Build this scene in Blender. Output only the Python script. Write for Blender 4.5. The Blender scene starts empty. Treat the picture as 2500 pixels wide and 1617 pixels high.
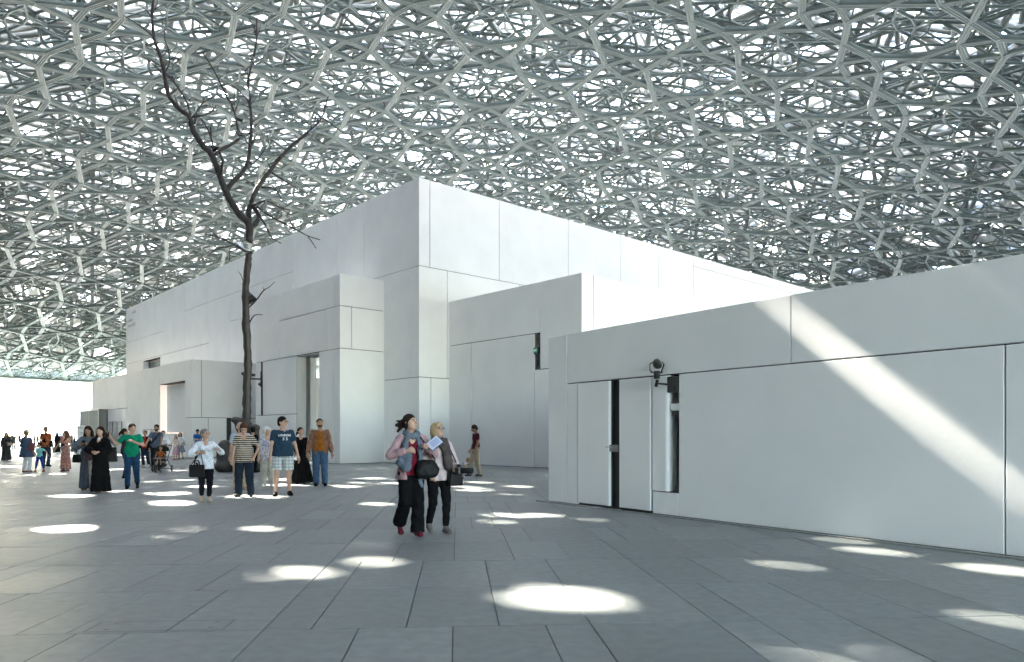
import bpy, math, random
import numpy as np
from mathutils import Vector, Matrix
from mathutils.bvhtree import BVHTree
random.seed(7); RNG = np.random.default_rng(11)
SC = bpy.context.scene; COL = SC.collection
R = math.radians
# ------------------------------------------------------------------ camera, light, exposure
F, HZ, CU, EYE = 1789.0, 1063.0, 1250.0, 1.42       # photo focal length (px), horizon row, centre column, eye height
cam = bpy.data.cameras.new('camera'); camo = bpy.data.objects.new('camera', cam); COL.objects.link(camo)
cam.sensor_width = 36; cam.lens = 36*F/2500; cam.shift_y = (HZ-808.5)/2500
cam.clip_start = .1; cam.clip_end = 4000
camo.location = (0, 0, EYE); camo.rotation_euler = (R(90), 0, 0); SC.camera = camo
SUN_AZ, SUN_EL = R(-42.8), R(40)
SUN = np.array([math.sin(SUN_AZ)*math.cos(SUN_EL), math.cos(SUN_AZ)*math.cos(SUN_EL), math.sin(SUN_EL)])
w = bpy.data.worlds.new('World'); SC.world = w; w.use_nodes = True
sky = w.node_tree.nodes.new('ShaderNodeTexSky'); sky.sky_type = 'NISHITA'; sky.sun_disc = False
sky.sun_elevation = SUN_EL; sky.sun_rotation = SUN_AZ % (2*math.pi)
sky.air_density = 1.0; sky.dust_density = 1.0; sky.ozone_density = 1.0
bg = w.node_tree.nodes['Background']; bg.inputs[1].default_value = .15
w.node_tree.links.new(sky.outputs[0], bg.inputs[0])
sl = bpy.data.lights.new('sun', 'SUN'); sl.energy = 5.0; sl.angle = R(.53); sl.color = (1, .95, .88)
so = bpy.data.objects.new('sun', sl); COL.objects.link(so)
so.rotation_euler = Vector(SUN).to_track_quat('Z', 'Y').to_euler(); so.location = (-40, 60, 80)
SC.view_settings.view_transform = 'Standard'; SC.view_settings.look = 'None'
SC.view_settings.gamma = 1; SC.view_settings.exposure = 4.6; SC.view_settings.use_curve_mapping = False; SC.view_settings.use_white_balance = True; SC.view_settings.white_balance_temperature = 6950; SC.view_settings.white_balance_tint = 9
cy = SC.cycles; cy.max_bounces = 7; cy.diffuse_bounces = 6; cy.glossy_bounces = 3; cy.transmission_bounces = 5
cy.caustics_reflective = False; cy.caustics_refractive = False; cy.sample_clamp_indirect = 8; cy.use_denoising = True
# ------------------------------------------------------------------ helpers
def mat(name, col, rough=.6, metal=0., bump=0., bscale=40., var=0., vscale=3., emit=None, trans=0., spec=.5):
    m = bpy.data.materials.new(name); m.use_nodes = True
    nt = m.node_tree; p = nt.nodes['Principled BSDF']
    p.inputs['Base Color'].default_value = (*col, 1); p.inputs['Roughness'].default_value = rough
    p.inputs['Metallic'].default_value = metal; p.inputs['Specular IOR Level'].default_value = spec
    if trans: p.inputs['Transmission Weight'].default_value = trans
    if emit: p.inputs['Emission Color'].default_value = (*emit[0], 1); p.inputs['Emission Strength'].default_value = emit[1]
    tc = nt.nodes.new('ShaderNodeTexCoord')
    if var:
        n = nt.nodes.new('ShaderNodeTexNoise'); n.inputs['Scale'].default_value = vscale; n.inputs['Detail'].default_value = 6
        nt.links.new(tc.outputs['Object'], n.inputs['Vector'])
        r = nt.nodes.new('ShaderNodeMapRange'); r.inputs[1].default_value = .3; r.inputs[2].default_value = .7
        r.inputs[3].default_value = 1-var; r.inputs[4].default_value = 1+var
        nt.links.new(n.outputs[0], r.inputs[0])
        x = nt.nodes.new('ShaderNodeMix'); x.data_type = 'RGBA'; x.blend_type = 'MULTIPLY'; x.inputs[0].default_value = 1
        x.inputs[6].default_value = (*col, 1); nt.links.new(r.outputs[0], x.inputs[7]); nt.links.new(x.outputs[2], p.inputs['Base Color'])
    if bump:
        n = nt.nodes.new('ShaderNodeTexNoise'); n.inputs['Scale'].default_value = bscale; n.inputs['Detail'].default_value = 4
        nt.links.new(tc.outputs['Object'], n.inputs['Vector'])
        b = nt.nodes.new('ShaderNodeBump'); b.inputs['Strength'].default_value = bump; b.inputs['Distance'].default_value = .02
        nt.links.new(n.outputs[0], b.inputs['Height']); nt.links.new(b.outputs[0], p.inputs['Normal'])
    return m
def ramp_mat(name, kind, cols, scale, rough=.85, pos=None):
    """woven pattern: 'stripe', 'plaid', 'floral', 'check'"""
    m = bpy.data.materials.new(name); m.use_nodes = True; nt = m.node_tree; p = nt.nodes['Principled BSDF']
    p.inputs['Roughness'].default_value = rough
    tc = nt.nodes.new('ShaderNodeTexCoord'); L = nt.links.new
    def ramp(src, cs, ps, interp='CONSTANT'):
        r = nt.nodes.new('ShaderNodeValToRGB'); r.color_ramp.interpolation = interp
        while len(r.color_ramp.elements) < len(cs): r.color_ramp.elements.new(.5)
        for e, c, q in zip(r.color_ramp.elements, cs, ps): e.position = q; e.color = (*c, 1)
        L(src, r.inputs[0]); return r.outputs[0]
    def band(axis, sc):
        s = nt.nodes.new('ShaderNodeSeparateXYZ'); L(tc.outputs['Object'], s.inputs[0])
        k = nt.nodes.new('ShaderNodeMath'); k.operation = 'MULTIPLY'; k.inputs[1].default_value = sc; L(s.outputs[axis], k.inputs[0])
        f = nt.nodes.new('ShaderNodeMath'); f.operation = 'FRACT'; L(k.outputs[0], f.inputs[0]); return f.outputs[0]
    if kind == 'stripe': out = ramp(band(2, scale), cols, [0, .5])
    elif kind in ('plaid', 'check'):
        a = ramp(band(2, scale), cols, pos or [0, .62, .82]); b = ramp(band(0, scale), cols, pos or [0, .62, .82])
        x = nt.nodes.new('ShaderNodeMix'); x.data_type = 'RGBA'; x.inputs[0].default_value = .5
        L(a, x.inputs[6]); L(b, x.inputs[7]); out = x.outputs[2]
    else:
        n = nt.nodes.new('ShaderNodeTexVoronoi'); n.inputs['Scale'].default_value = scale; L(tc.outputs['Object'], n.inputs['Vector'])
        s = nt.nodes.new('ShaderNodeSeparateColor'); L(n.outputs['Color'], s.inputs[0])
        out = ramp(s.outputs[0], cols, [i/len(cols) for i in range(len(cols))])
    L(out, p.inputs['Base Color']); return m
class MB:
    def __init__(s): s.v = []; s.f = []
    def add(s, v, f):
        o = len(s.v); s.v += [tuple(map(float, q)) for q in v]; s.f += [tuple(int(i)+o for i in q) for q in f]; return s
    def box(s, c, d, M=None, ch=0.):
        x, y, z = d[0]/2, d[1]/2, d[2]/2
        if ch <= 0:
            v = [(i*x, j*y, k*z) for k in (-1, 1) for j in (-1, 1) for i in (-1, 1)]
            f = [(0, 2, 3, 1), (4, 5, 7, 6), (0, 1, 5, 4), (2, 6, 7, 3), (0, 4, 6, 2), (1, 3, 7, 5)]
        else:
            oc = [(-x+ch, -y), (x-ch, -y), (x, -y+ch), (x, y-ch), (x-ch, y), (-x+ch, y), (-x, y-ch), (-x, -y+ch)]
            k = 1-ch/min(x, y)
            v = [(p*k, q*k, -z) for p, q in oc]+[(p, q, -z+ch) for p, q in oc]+[(p, q, z-ch) for p, q in oc]+[(p*k, q*k, z) for p, q in oc]
            f = [tuple(range(7, -1, -1)), tuple(range(24, 32))]
            for r in range(3):
                for i in range(8): j = (i+1) % 8; f.append((r*8+i, r*8+j, r*8+8+j, r*8+8+i))
        if M is not None: v = [tuple(M @ Vector(q)) for q in v]
        return s.add([(q[0]+c[0], q[1]+c[1], q[2]+c[2]) for q in v], f)
    def tube(s, path, rad, n=8, cap=True, flat=1.):
        path = [Vector(p) for p in path]; rad = [rad]*len(path) if isinstance(rad, (int, float)) else rad
        v = []; f = []; up = Vector((.13, .21, .97)); m = len(path)
        for i, p in enumerate(path):
            t = (path[min(i+1, m-1)]-path[max(i-1, 0)]).normalized()
            a = t.cross(up); a = t.cross(Vector((1, .1, 0))) if a.length < .05 else a
            a.normalize(); b = t.cross(a)
            v += [tuple(p+(a*math.cos(2*math.pi*k/n)+b*math.sin(2*math.pi*k/n)*flat)*rad[i]) for k in range(n)]
        for i in range(m-1):
            for k in range(n): f.append((i*n+k, i*n+(k+1) % n, (i+1)*n+(k+1) % n, (i+1)*n+k))
        if cap: f += [tuple(range(n-1, -1, -1)), tuple(range((m-1)*n, m*n))]
        return s.add(v, f)
    def lathe(s, prof, c=(0, 0, 0), n=16, M=None, sx=1., sy=1.):
        v = []; f = []
        for r, z in prof: v += [(r*math.cos(2*math.pi*k/n)*sx, r*math.sin(2*math.pi*k/n)*sy, z) for k in range(n)]
        for i in range(len(prof)-1):
            for k in range(n): f.append((i*n+k, i*n+(k+1) % n, (i+1)*n+(k+1) % n, (i+1)*n+k))
        f += [tuple(range(n-1, -1, -1)), tuple(range((len(prof)-1)*n, len(prof)*n))]
        if M is not None: v = [tuple(M @ Vector(q)) for q in v]
        return s.add([(q[0]+c[0], q[1]+c[1], q[2]+c[2]) for q in v], f)
    def prism(s, poly, z0, z1, M=None):
        n = len(poly); v = [(p[0], p[1], z0) for p in poly]+[(p[0], p[1], z1) for p in poly]
        if M is not None: v = [tuple(M @ Vector(q)) for q in v]
        f = [tuple(range(n-1, -1, -1)), tuple(range(n, 2*n))]+[(i, (i+1) % n, n+(i+1) % n, n+i) for i in range(n)]
        return s.add(v, f)
    def build(s, name, m, parent=None, smooth=False):
        me = bpy.data.meshes.new(name); me.from_pydata(s.v, [], s.f); me.update()
        if smooth: me.polygons.foreach_set('use_smooth', [True]*len(me.polygons))
        me.materials.append(m); o = bpy.data.objects.new(name, me); COL.objects.link(o)
        if parent: o.parent = parent
        return o
def np_mesh(name, V, Q, m, parent=None, smooth=False):
    me = bpy.data.meshes.new(name); V = np.asarray(V, np.float32); Q = np.asarray(Q, np.int32); k = Q.shape[1]
    me.vertices.add(len(V)); me.vertices.foreach_set('co', V.ravel())
    me.loops.add(Q.size); me.loops.foreach_set('vertex_index', Q.ravel())
    me.polygons.add(len(Q)); me.polygons.foreach_set('loop_start', np.arange(0, Q.size, k, dtype=np.int32))
    me.update(calc_edges=True)
    if smooth: me.polygons.foreach_set('use_smooth', np.ones(len(Q), bool))
    me.materials.append(m); o = bpy.data.objects.new(name, me); COL.objects.link(o)
    if parent: o.parent = parent
    return o
def tag(o, label=None, cat=None, group=None, kind=None):
    for k, x in (('label', label), ('category', cat), ('group', group), ('kind', kind)):
        if x: o[k] = x
    return o
def empty(name, loc=(0, 0, 0), rz=0.):
    o = bpy.data.objects.new(name, None); COL.objects.link(o); o.location = loc; o.rotation_euler = (0, 0, rz); o.empty_display_size = .3
    return o
def G(u, v):                         # where a photo pixel on the ground stands
    y = F*EYE/(v-HZ); return Vector(((u-CU)/F*y, y, 0))
def at(u, v, y): return Vector(((u-CU)/F*y, y, EYE+(HZ-v)/F*y))
RZ = lambda a: Matrix.Rotation(a, 3, 'Z')
RX = lambda a: Matrix.Rotation(a, 3, 'X')
RY = lambda a: Matrix.Rotation(a, 3, 'Y')
# ------------------------------------------------------------------ materials
M_wall = mat('white_concrete', (.84, .85, .845), .6, bump=.12, bscale=11, var=.035, vscale=.7)
def panel_tone(m, k=.035):               # each panel was cast in its own batch
    nt = m.node_tree; mx = [n for n in nt.nodes if n.type == 'MIX'][0]; oi = nt.nodes.new('ShaderNodeObjectInfo'); r = nt.nodes.new('ShaderNodeMapRange')
    r.inputs[3].default_value = 1-k; r.inputs[4].default_value = 1+k*.6; nt.links.new(oi.outputs['Random'], r.inputs[0])
    y = nt.nodes.new('ShaderNodeMix'); y.data_type = 'RGBA'; y.blend_type = 'MULTIPLY'; y.inputs[0].default_value = 1; nt.links.new(mx.outputs[2], y.inputs[6]); nt.links.new(r.outputs[0], y.inputs[7])
    nt.links.new(y.outputs[2], nt.nodes['Principled BSDF'].inputs['Base Color'])
panel_tone(M_wall)
M_core = mat('dark_joint', (.045, .047, .047), .9)
M_joint = mat('paving_joint', (.06, .065, .065), .9)
M_black = mat('black_metal', (.012, .012, .013), .45)
M_dark = mat('dark_panel', (.03, .034, .035), .5)
M_steel = mat('brushed_steel', (.5, .5, .48), .35, .9)
M_grey = mat('grey_metal', (.24, .25, .25), .5, .3)
M_glass = mat('window_glass', (.75, .82, .80), .03, trans=1.)
M_warm = mat('warm_interior', (.62, .52, .42), .7)
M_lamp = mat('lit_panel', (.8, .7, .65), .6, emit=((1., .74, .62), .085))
M_white = mat('white_paint', (.8, .8, .8), .5)
M_ink = mat('grey_ink', (.10, .10, .10), .7)
M_faint = mat('pale_grey_lettering', (.45, .46, .45), .7)
M_alu = mat('dome_aluminium', (.122, .160, .149), .42, .1, var=.06, vscale=.4)
M_inox = mat('dome_steel', (.84, .84, .83), .4, .1, var=.08, vscale=.3)
M_truss = mat('dome_truss', (.22, .23, .22), .4, .3)
M_bronze = mat('dark_bronze', (.034, .029, .027), .55, .1, bump=.5, bscale=9, var=.3, vscale=5)
M_mirror = mat('mirror_plate', (.42, .44, .43), .12, .95)
def floor_mat():
    m = bpy.data.materials.new('grey_granite'); m.use_nodes = True; nt = m.node_tree; L = nt.links.new; p = nt.nodes['Principled BSDF']
    tc = nt.nodes.new('ShaderNodeNewGeometry'); oi = nt.nodes.new('ShaderNodeObjectInfo')
    at_ = nt.nodes.new('ShaderNodeAttribute'); at_.attribute_name = 'tone'
    a = nt.nodes.new('ShaderNodeMath'); a.operation = 'ADD'; L(oi.outputs['Random'], a.inputs[0]); L(at_.outputs['Fac'], a.inputs[1])
    fr = nt.nodes.new('ShaderNodeMath'); fr.operation = 'FRACT'; L(a.outputs[0], fr.inputs[0])
    r = nt.nodes.new('ShaderNodeValToRGB'); r.color_ramp.elements[0].color = (.172, .192, .187, 1); r.color_ramp.elements[1].color = (.216, .237, .230, 1); L(fr.outputs[0], r.inputs[0])
    n1 = nt.nodes.new('ShaderNodeTexNoise'); n1.inputs['Scale'].default_value = 130; n1.inputs['Detail'].default_value = 3; L(tc.outputs['Position'], n1.inputs['Vector'])
    n2 = nt.nodes.new('ShaderNodeTexNoise'); n2.inputs['Scale'].default_value = .8; n2.inputs['Detail'].default_value = 8; n2.inputs['Roughness'].default_value = .65; L(tc.outputs['Position'], n2.inputs['Vector'])
    n3 = nt.nodes.new('ShaderNodeTexNoise'); n3.inputs['Scale'].default_value = 9; n3.inputs['Detail'].default_value = 6; L(tc.outputs['Position'], n3.inputs['Vector'])
    def rng(src, lo, hi):
        k = nt.nodes.new('ShaderNodeMapRange'); k.inputs[1].default_value = .3; k.inputs[2].default_value = .7; k.inputs[3].default_value = lo; k.inputs[4].default_value = hi; L(src, k.inputs[0]); return k.outputs[0]
    def mul(x, y):
        k = nt.nodes.new('ShaderNodeMath'); k.operation = 'MULTIPLY'; L(x, k.inputs[0]); L(y, k.inputs[1]); return k.outputs[0]
    f = mul(mul(rng(n1.outputs[0], .84, 1.16), rng(n2.outputs[0], .82, 1.15)), rng(n3.outputs[0], .87, 1.11))
    x = nt.nodes.new('ShaderNodeMix'); x.data_type = 'RGBA'; x.blend_type = 'MULTIPLY'; x.inputs[0].default_value = 1; L(r.outputs[0], x.inputs[6]); L(f, x.inputs[7]); L(x.outputs[2], p.inputs['Base Color'])
    L(rng(n2.outputs[0], .42, .58), p.inputs['Roughness']); p.inputs['Specular IOR Level'].default_value = .5
    b = nt.nodes.new('ShaderNodeBump'); b.inputs['Strength'].default_value = .22; b.inputs['Distance'].default_value = .006
    ad = nt.nodes.new('ShaderNodeMath'); ad.operation = 'ADD'; L(n1.outputs[0], ad.inputs[0]); L(n3.outputs[0], ad.inputs[1]); L(ad.outputs[0], b.inputs['Height']); L(b.outputs[0], p.inputs['Normal'])
    return m
M_floor = floor_mat()
# ------------------------------------------------------------------ ground, paving, water
M_pale = mat('pale_stone', (.50, .49, .46), .75, var=.1, vscale=.3)
terrace = MB().add([(-190, -140, -.04), (190, -140, -.04), (190, 235, -.04), (-190, 235, -.04)], [(0, 1, 2, 3)]).build('outer_terrace', M_pale); tag(terrace, kind='structure')
plaza = MB().add([(-7.76+113*math.cos(2*math.pi*i/72), 63.98+113*math.sin(2*math.pi*i/72), -.02) for i in range(72)], [tuple(range(72))]).build('plaza_ground', M_joint)
tag(plaza, kind='structure')
sea = MB().add([(-3000, -2500, -1.2), (3000, -2500, -1.2), (3000, 3500, -1.2), (-3000, 3500, -1.2)], [(0, 1, 2, 3)]).build('sea', mat('sea_water', (.04, .10, .11), .15, bump=.3, bscale=.8))
tag(sea, kind='structure')
PHI = R(4.3); RD = np.array([math.cos(PHI), math.sin(PHI)]); CD = np.array([-math.sin(PHI), math.cos(PHI)])
ROW, MODULE, R0, GAP = 1.43, 3.37, -1.41, .0065
C0 = 5.475*math.cos(PHI)
cover = (-1.41-.98, C0-.30)           # access cover, row coordinates of its corner
slabs = []
for k in range(-16, 100):
    c0 = C0+k*ROW
    if c0 > 150: break
    rng_ = random.Random(k*31+5); near = k < 34
    for j in range(-42, 42):
        r = R0+j*MODULE; parts = rng_.choice([[.69, .69, .69, .65, .65], [.345, .69, .69, .69, .955-.0], [.69, .345, .69, .69, .955], [.69, .69, .69, .345, .955], [.955, .69, .345, .69, .69]])
        s = sum(parts); q = r
        for pt in parts:
            wdt = pt*MODULE/s; slabs.append((q, q+wdt, c0, c0+ROW)); q += wdt
S = np.array(slabs); ctr = np.stack([(S[:, 0]+S[:, 1])/2, (S[:, 2]+S[:, 3])/2], 1)
XY = ctr[:, :1]*RD+ctr[:, 1:]*CD
keep = (np.hypot(XY[:, 0]+7.76, XY[:, 1]-63.98) < 112)
S, XY = S[keep], XY[keep]
u_ = CU+F*XY[:, 0]/np.maximum(XY[:, 1], .1); v_ = HZ+F*EYE/np.maximum(XY[:, 1], .1)
vis = (XY[:, 1] > 3.6) & (u_ > -60) & (u_ < 2560) & (v_ < 1690)
hid = (XY[:, 0]-.78)*.817+(XY[:, 1]-15.68)*.577 > .3
hid |= (XY[:, 1] > 36) & (u_ > 830)
order = np.argsort(np.where(vis & ~hid, XY[:, 1], 1e6))
big = order[:300]; rest = order[300:]
mcache = {}
def slab_obj(q):
    r0, r1, c0, c1 = q; key = round(r1-r0, 3)
    if key not in mcache:
        wd, dp, g, t, c = (r1-r0)/2-GAP/2, ROW/2-GAP/2, .003, .03, .003
        o8 = [(-wd, -dp), (wd, -dp), (wd, dp), (-wd, dp)]; i8 = [(-wd+c, -dp+c), (wd-c, -dp+c), (wd-c, dp-c), (-wd+c, dp-c)]
        me = bpy.data.meshes.new('paving_slab')
        me.from_pydata([(x, y, -t) for x, y in o8]+[(x, y, -c) for x, y in o8]+[(x, y, 0) for x, y in i8], [], [(8, 9, 10, 11)]+[(a+i, a+(i+1) % 4, a+4+(i+1) % 4, a+4+i) for a in (0, 4) for i in range(4)])
        me.materials.append(M_floor); mcache[key] = me
    o = bpy.data.objects.new('paving_slab', mcache[key]); COL.objects.link(o); o.parent = plaza
    m = np.array([(r0+r1)/2, (c0+c1)/2]); p = m[0]*RD+m[1]*CD
    o.location = (p[0], p[1], random.uniform(-.0012, .0012)); o.rotation_euler = (random.uniform(-.0008, .0008), random.uniform(-.0008, .0008), PHI)
for i in big: slab_obj(S[i])
q = S[rest]; n = len(q); g = GAP/2
cor = np.stack([np.stack([q[:, a]+(g if a == 0 else -g), q[:, b]+(g if b == 2 else -g)], 1) for a, b in ((0, 2), (1, 2), (1, 3), (0, 3))], 1)
P3 = cor[..., :1]*RD+cor[..., 1:]*CD
V = np.concatenate([P3, RNG.uniform(-.001, .001, (n, 1, 1)).repeat(4, 1)], 2).reshape(-1, 3)
pv = np_mesh('paving_slabs_beyond', V, np.arange(4*n).reshape(-1, 4), M_floor, plaza); tag(pv, kind='stuff')
tone = pv.data.attributes.new('tone', 'FLOAT', 'FACE'); tone.data.foreach_set('value', RNG.random(n).astype(np.float32))
def rc(r, c, z=0.): p = r*RD+c*CD; return (p[0], p[1], z)
M_cover = mat('cover_frame', (.09, .095, .095), .5, .4)
cv = MB()
cr, cc, cw, cd = cover[0]-.30, C0+.03, .98, .28
for (r, c, a, b) in ((cr, cc, cw, .012), (cr, cc+cd, cw, .012), (cr, cc, .012, cd), (cr+cw, cc, .012, cd+.012)):
    cv.add([rc(r, c, .0022), rc(r+a, c, .0022), rc(r+a, c+b, .0022), rc(r, c+b, .0022)], [(0, 1, 2, 3)])
for r, c in ((.12, .06), (.86, .06), (.12, .22), (.86, .22)):
    cv.add([rc(cr+r, cc+c, .0026), rc(cr+r+.035, cc+c, .0026), rc(cr+r+.035, cc+c+.02, .0026), rc(cr+r, cc+c+.02, .0026)], [(0, 1, 2, 3)])
cv.build('access_cover_frame', M_cover, plaza)
# ------------------------------------------------------------------ lattice dome
DX, DY, DTOP, DR, RIM = -7.757, 63.98, 31.401, 205.2, 90.
def dz(x, y): return DTOP-DR+np.sqrt(np.maximum(DR*DR-(x-DX)**2-(y-DY)**2, 1))
def taper(x, y): return .22+.78*np.clip((RIM-np.hypot(x-DX, y-DY))/14, 0, 1)     # the shell thins towards its rim
dome = empty('lattice_dome', (DX, DY, 0)); tag(dome, 'huge pale green metal lattice dome roofing the whole plaza', 'dome roof')
def lattice(L, th, ox, oy, off):
    """edges of a pattern of squares ringed by triangles, meeting at their tips"""
    c, s = math.cos(th), math.sin(th); e2 = np.array([c, s]); e1 = np.array([-s, c]); a = L*(1-1/math.sqrt(2))/2
    N = int(2*RIM/L)+3; u0 = ((DX-ox)*e1[0]+(DY-oy)*e1[1])/L; v0 = ((DX-ox)*e2[0]+(DY-oy)*e2[1])/L
    I, J = np.meshgrid(np.arange(-N//2, N//2+1)+round(u0), np.arange(-N//2, N//2+1)+round(v0), indexing='ij')
    o = np.array([ox, oy])+L*(I.ravel()[:, None]*e1+J.ravel()[:, None]*e2)
    cs = [a*(e1+e2), a*(e1-e2), a*(-e1-e2), a*(-e1+e2)]; tips = [L/2*e1, -L/2*e2, -L/2*e1, L/2*e2]
    A, B = [], []
    for k in range(4): A.append(o+cs[k]); B.append(o+cs[(k+1) % 4])
    for t, (p, q) in zip(tips, ((0, 1), (1, 2), (2, 3), (3, 0))):
        for k in (p, q): A.append(o+cs[k]); B.append(o+t)
    A = np.concatenate(A); B = np.concatenate(B)
    ra, rb = np.hypot(A[:, 0]-DX, A[:, 1]-DY), np.hypot(B[:, 0]-DX, B[:, 1]-DY)
    sw = (ra > RIM) & (rb < RIM); A[sw], B[sw] = B[sw].copy(), A[sw].copy(); ra, rb = np.where(sw, rb, ra), np.where(sw, ra, rb)
    cut = (ra < RIM) & (rb > RIM); t0, t1 = np.zeros(cut.sum()), np.ones(cut.sum())
    for _ in range(12):
        tm = (t0+t1)/2; p_ = A[cut]+(B[cut]-A[cut])*tm[:, None]; ins = np.hypot(p_[:, 0]-DX, p_[:, 1]-DY) < RIM; t0, t1 = np.where(ins, tm, t0), np.where(ins, t1, tm)
    B[cut] = A[cut]+(B[cut]-A[cut])*np.maximum(t0, .05)[:, None]
    m = ra < RIM; A, B = A[m], B[m]
    lift = lambda P: np.concatenate([P, (dz(P[:, 0], P[:, 1])+off*taper(P[:, 0], P[:, 1]))[:, None]], 1)
    return lift(A), lift(B)
PROF_G = np.array([(-.5, 0), (-.2, 0), (-.2, .07), (-.12, .07), (-.12, 0), (.12, 0), (.12, .07), (.2, .07), (.2, 0), (.5, 0), (.5, .6), (-.5, .6)])
PROF_B = np.array([(-.5, 0), (.5, 0), (.5, .95), (-.5, .95)])
PROF_4 = np.array([(-.5, 0), (.5, 0), (.5, 1.6), (-.5, 1.6)])
def bars(A, B, w, prof, ext=.25):
    w = np.broadcast_to(np.asarray(w, float), (len(A),))[:, None]; t = B-A; ln = np.linalg.norm(t, axis=1, keepdims=True); t = t/ln
    A = A-t*w*ext; B = B+t*w*ext; jit = np.random.default_rng(3).uniform(0, .02, len(A))[:, None]*np.array([0, 0, 1.]); A = A+jit; B = B+jit
    up = np.array([0, 0, 1.])-t*t[:, 2:]; up /= np.linalg.norm(up, axis=1, keepdims=True); sd = np.cross(t, up)
    m = len(prof); ring = sd[:, None]*(prof[:, 0]*w)[..., None]+up[:, None]*(prof[:, 1]*w)[..., None]
    V = np.concatenate([A[:, None]+ring, B[:, None]+ring], 1).reshape(-1, 3)
    i = np.arange(m); q = np.stack([i, (i+1) % m, m+(i+1) % m, m+i], 1)
    return V, (np.arange(len(A))[:, None, None]*2*m+q).reshape(-1, 4)
def graded(A, B, w):                     # the outer skin closes up towards the rim
    m = (A+B)/2; return w*(.76+1.5*(np.hypot(m[:, 0]-DX, m[:, 1]-DY)/RIM)**2.8)
# sun patches on the plaza that the photograph shows: openings through the layers along the sun's rays
EX = np.cross(SUN, [0, 0, 1.]); EX /= np.linalg.norm(EX); EY = np.cross(EX, SUN); QB = np.stack([EX, EY], 1)     # the plane across the sun's rays
k5 = 1.05
SPOTS = [(716, 1328, .15), (612, 1335, .05), (977, 1307, .13), (1235, 1386, .20), (1275, 1384, .24), (1315, 1386, .20), (1555, 1418, .05), (1912, 1252, .08), (2010, 1279, .13), (1945, 1316, .13), (2305, 1322, .16), (1165, 1198, .16), (1250, 1197, .14), (1205, 1199, .12), (1158, 1223, .10), (1365, 1207, .05),
         (135, 1222, .20), (222, 1215, .06), (605, 1228, .09), (825, 1170, .14), (2330, 1440, .06), (200, 1148, .22), (385, 1146, .25), (440, 1143, .2), (500, 1133, .22), (545, 1160, .24), (615, 1157, .2), (470, 1171, .25), (620, 1126, .25), (700, 1127, .2), (800, 1131, .24), (845, 1111, .2), (1100, 1140, .22), (1160, 1139, .26), (1110, 1125, .2), (1080, 1132, .16), (1210, 1131, .2), (330, 1148, .16), (290, 1144, .15), (900, 1120, .2), (1140, 1150, .12), (420, 1166, .14)]
def wall_pt(s, z): return np.array([.78+.577*s, 15.68-.817*s, z])
RAYS = [[np.array(G(u*k5, v*k5)), r] for u, v, r in SPOTS]
SHAFT = [[wall_pt(5.6+(3.4-z)/.849, z), .022+.007*(3.4-z)] for z in np.linspace(3.4, .3, 8)]
RAYS += SHAFT
def pierce(A, B, w):
    """cut the bars where a sun ray passes, leaving the rest of each bar"""
    for g_, r in RAYS:
        ab = B-A; pa = A-g_; pa = pa-np.outer(pa@SUN, SUN); d = ab-np.outer(ab@SUN, SUN); rr = r+w*.5
        qa = np.maximum((d*d).sum(1), 1e-9); qb = (pa*d).sum(1); qc = (pa*pa).sum(1)-rr*rr; disc = qb*qb-qa*qc
        sq = np.sqrt(np.maximum(disc, 0)); t0, t1 = (-qb-sq)/qa, (-qb+sq)/qa
        hit = (disc > 0) & (t1 > 0) & (t0 < 1)
        if not hit.any(): continue
        k = ~hit; a, b, t0, t1 = A[hit], B[hit], t0[hit, None], t1[hit, None]; ab = b-a
        m0, m1 = t0[:, 0] > .08, t1[:, 0] < .92
        A, B = np.concatenate([A[k], a[m0], (a+ab*t1)[m1]]), np.concatenate([B[k], (a+ab*t0)[m0], b[m1]])
    return A, B
TH0 = -.72
A, B = lattice(7.68, TH0, -34.297, 55.527, 0.)
W0 = .45
mid = (A+B)/2; u_ = CU+F*mid[:, 0]/np.maximum(mid[:, 1], .1); v_ = HZ-F*(mid[:, 2]-EYE)/np.maximum(mid[:, 1], .1)
seen = (mid[:, 1] > 5) & (u_ > -20) & (u_ < 2520) & (v_ > -40) & (v_ < 900)
size = np.where(seen, np.linalg.norm(B-A, axis=1)/mid[:, 1], 0)
order = np.argsort(-size); near = order[:300]
V, Q = bars(A[near], B[near], W0, PROF_G); m = len(PROF_G)
for i in range(300):
    ov = V[i*2*m:(i+1)*2*m]-np.array([DX, DY, 0]); np_mesh('lattice_beam', ov, Q[i*m:(i+1)*m]-i*2*m, M_alu, dome)
V, Q = bars(A[order[300:]], B[order[300:]], W0, PROF_G)
def stuff(name, V, Q, mt):
    o = np_mesh(name, V-np.array([DX, DY, 0]), Q, mt, dome); tag(o, kind='stuff'); return o
stuff('inner_lattice_beyond', V, Q, M_alu)
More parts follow.
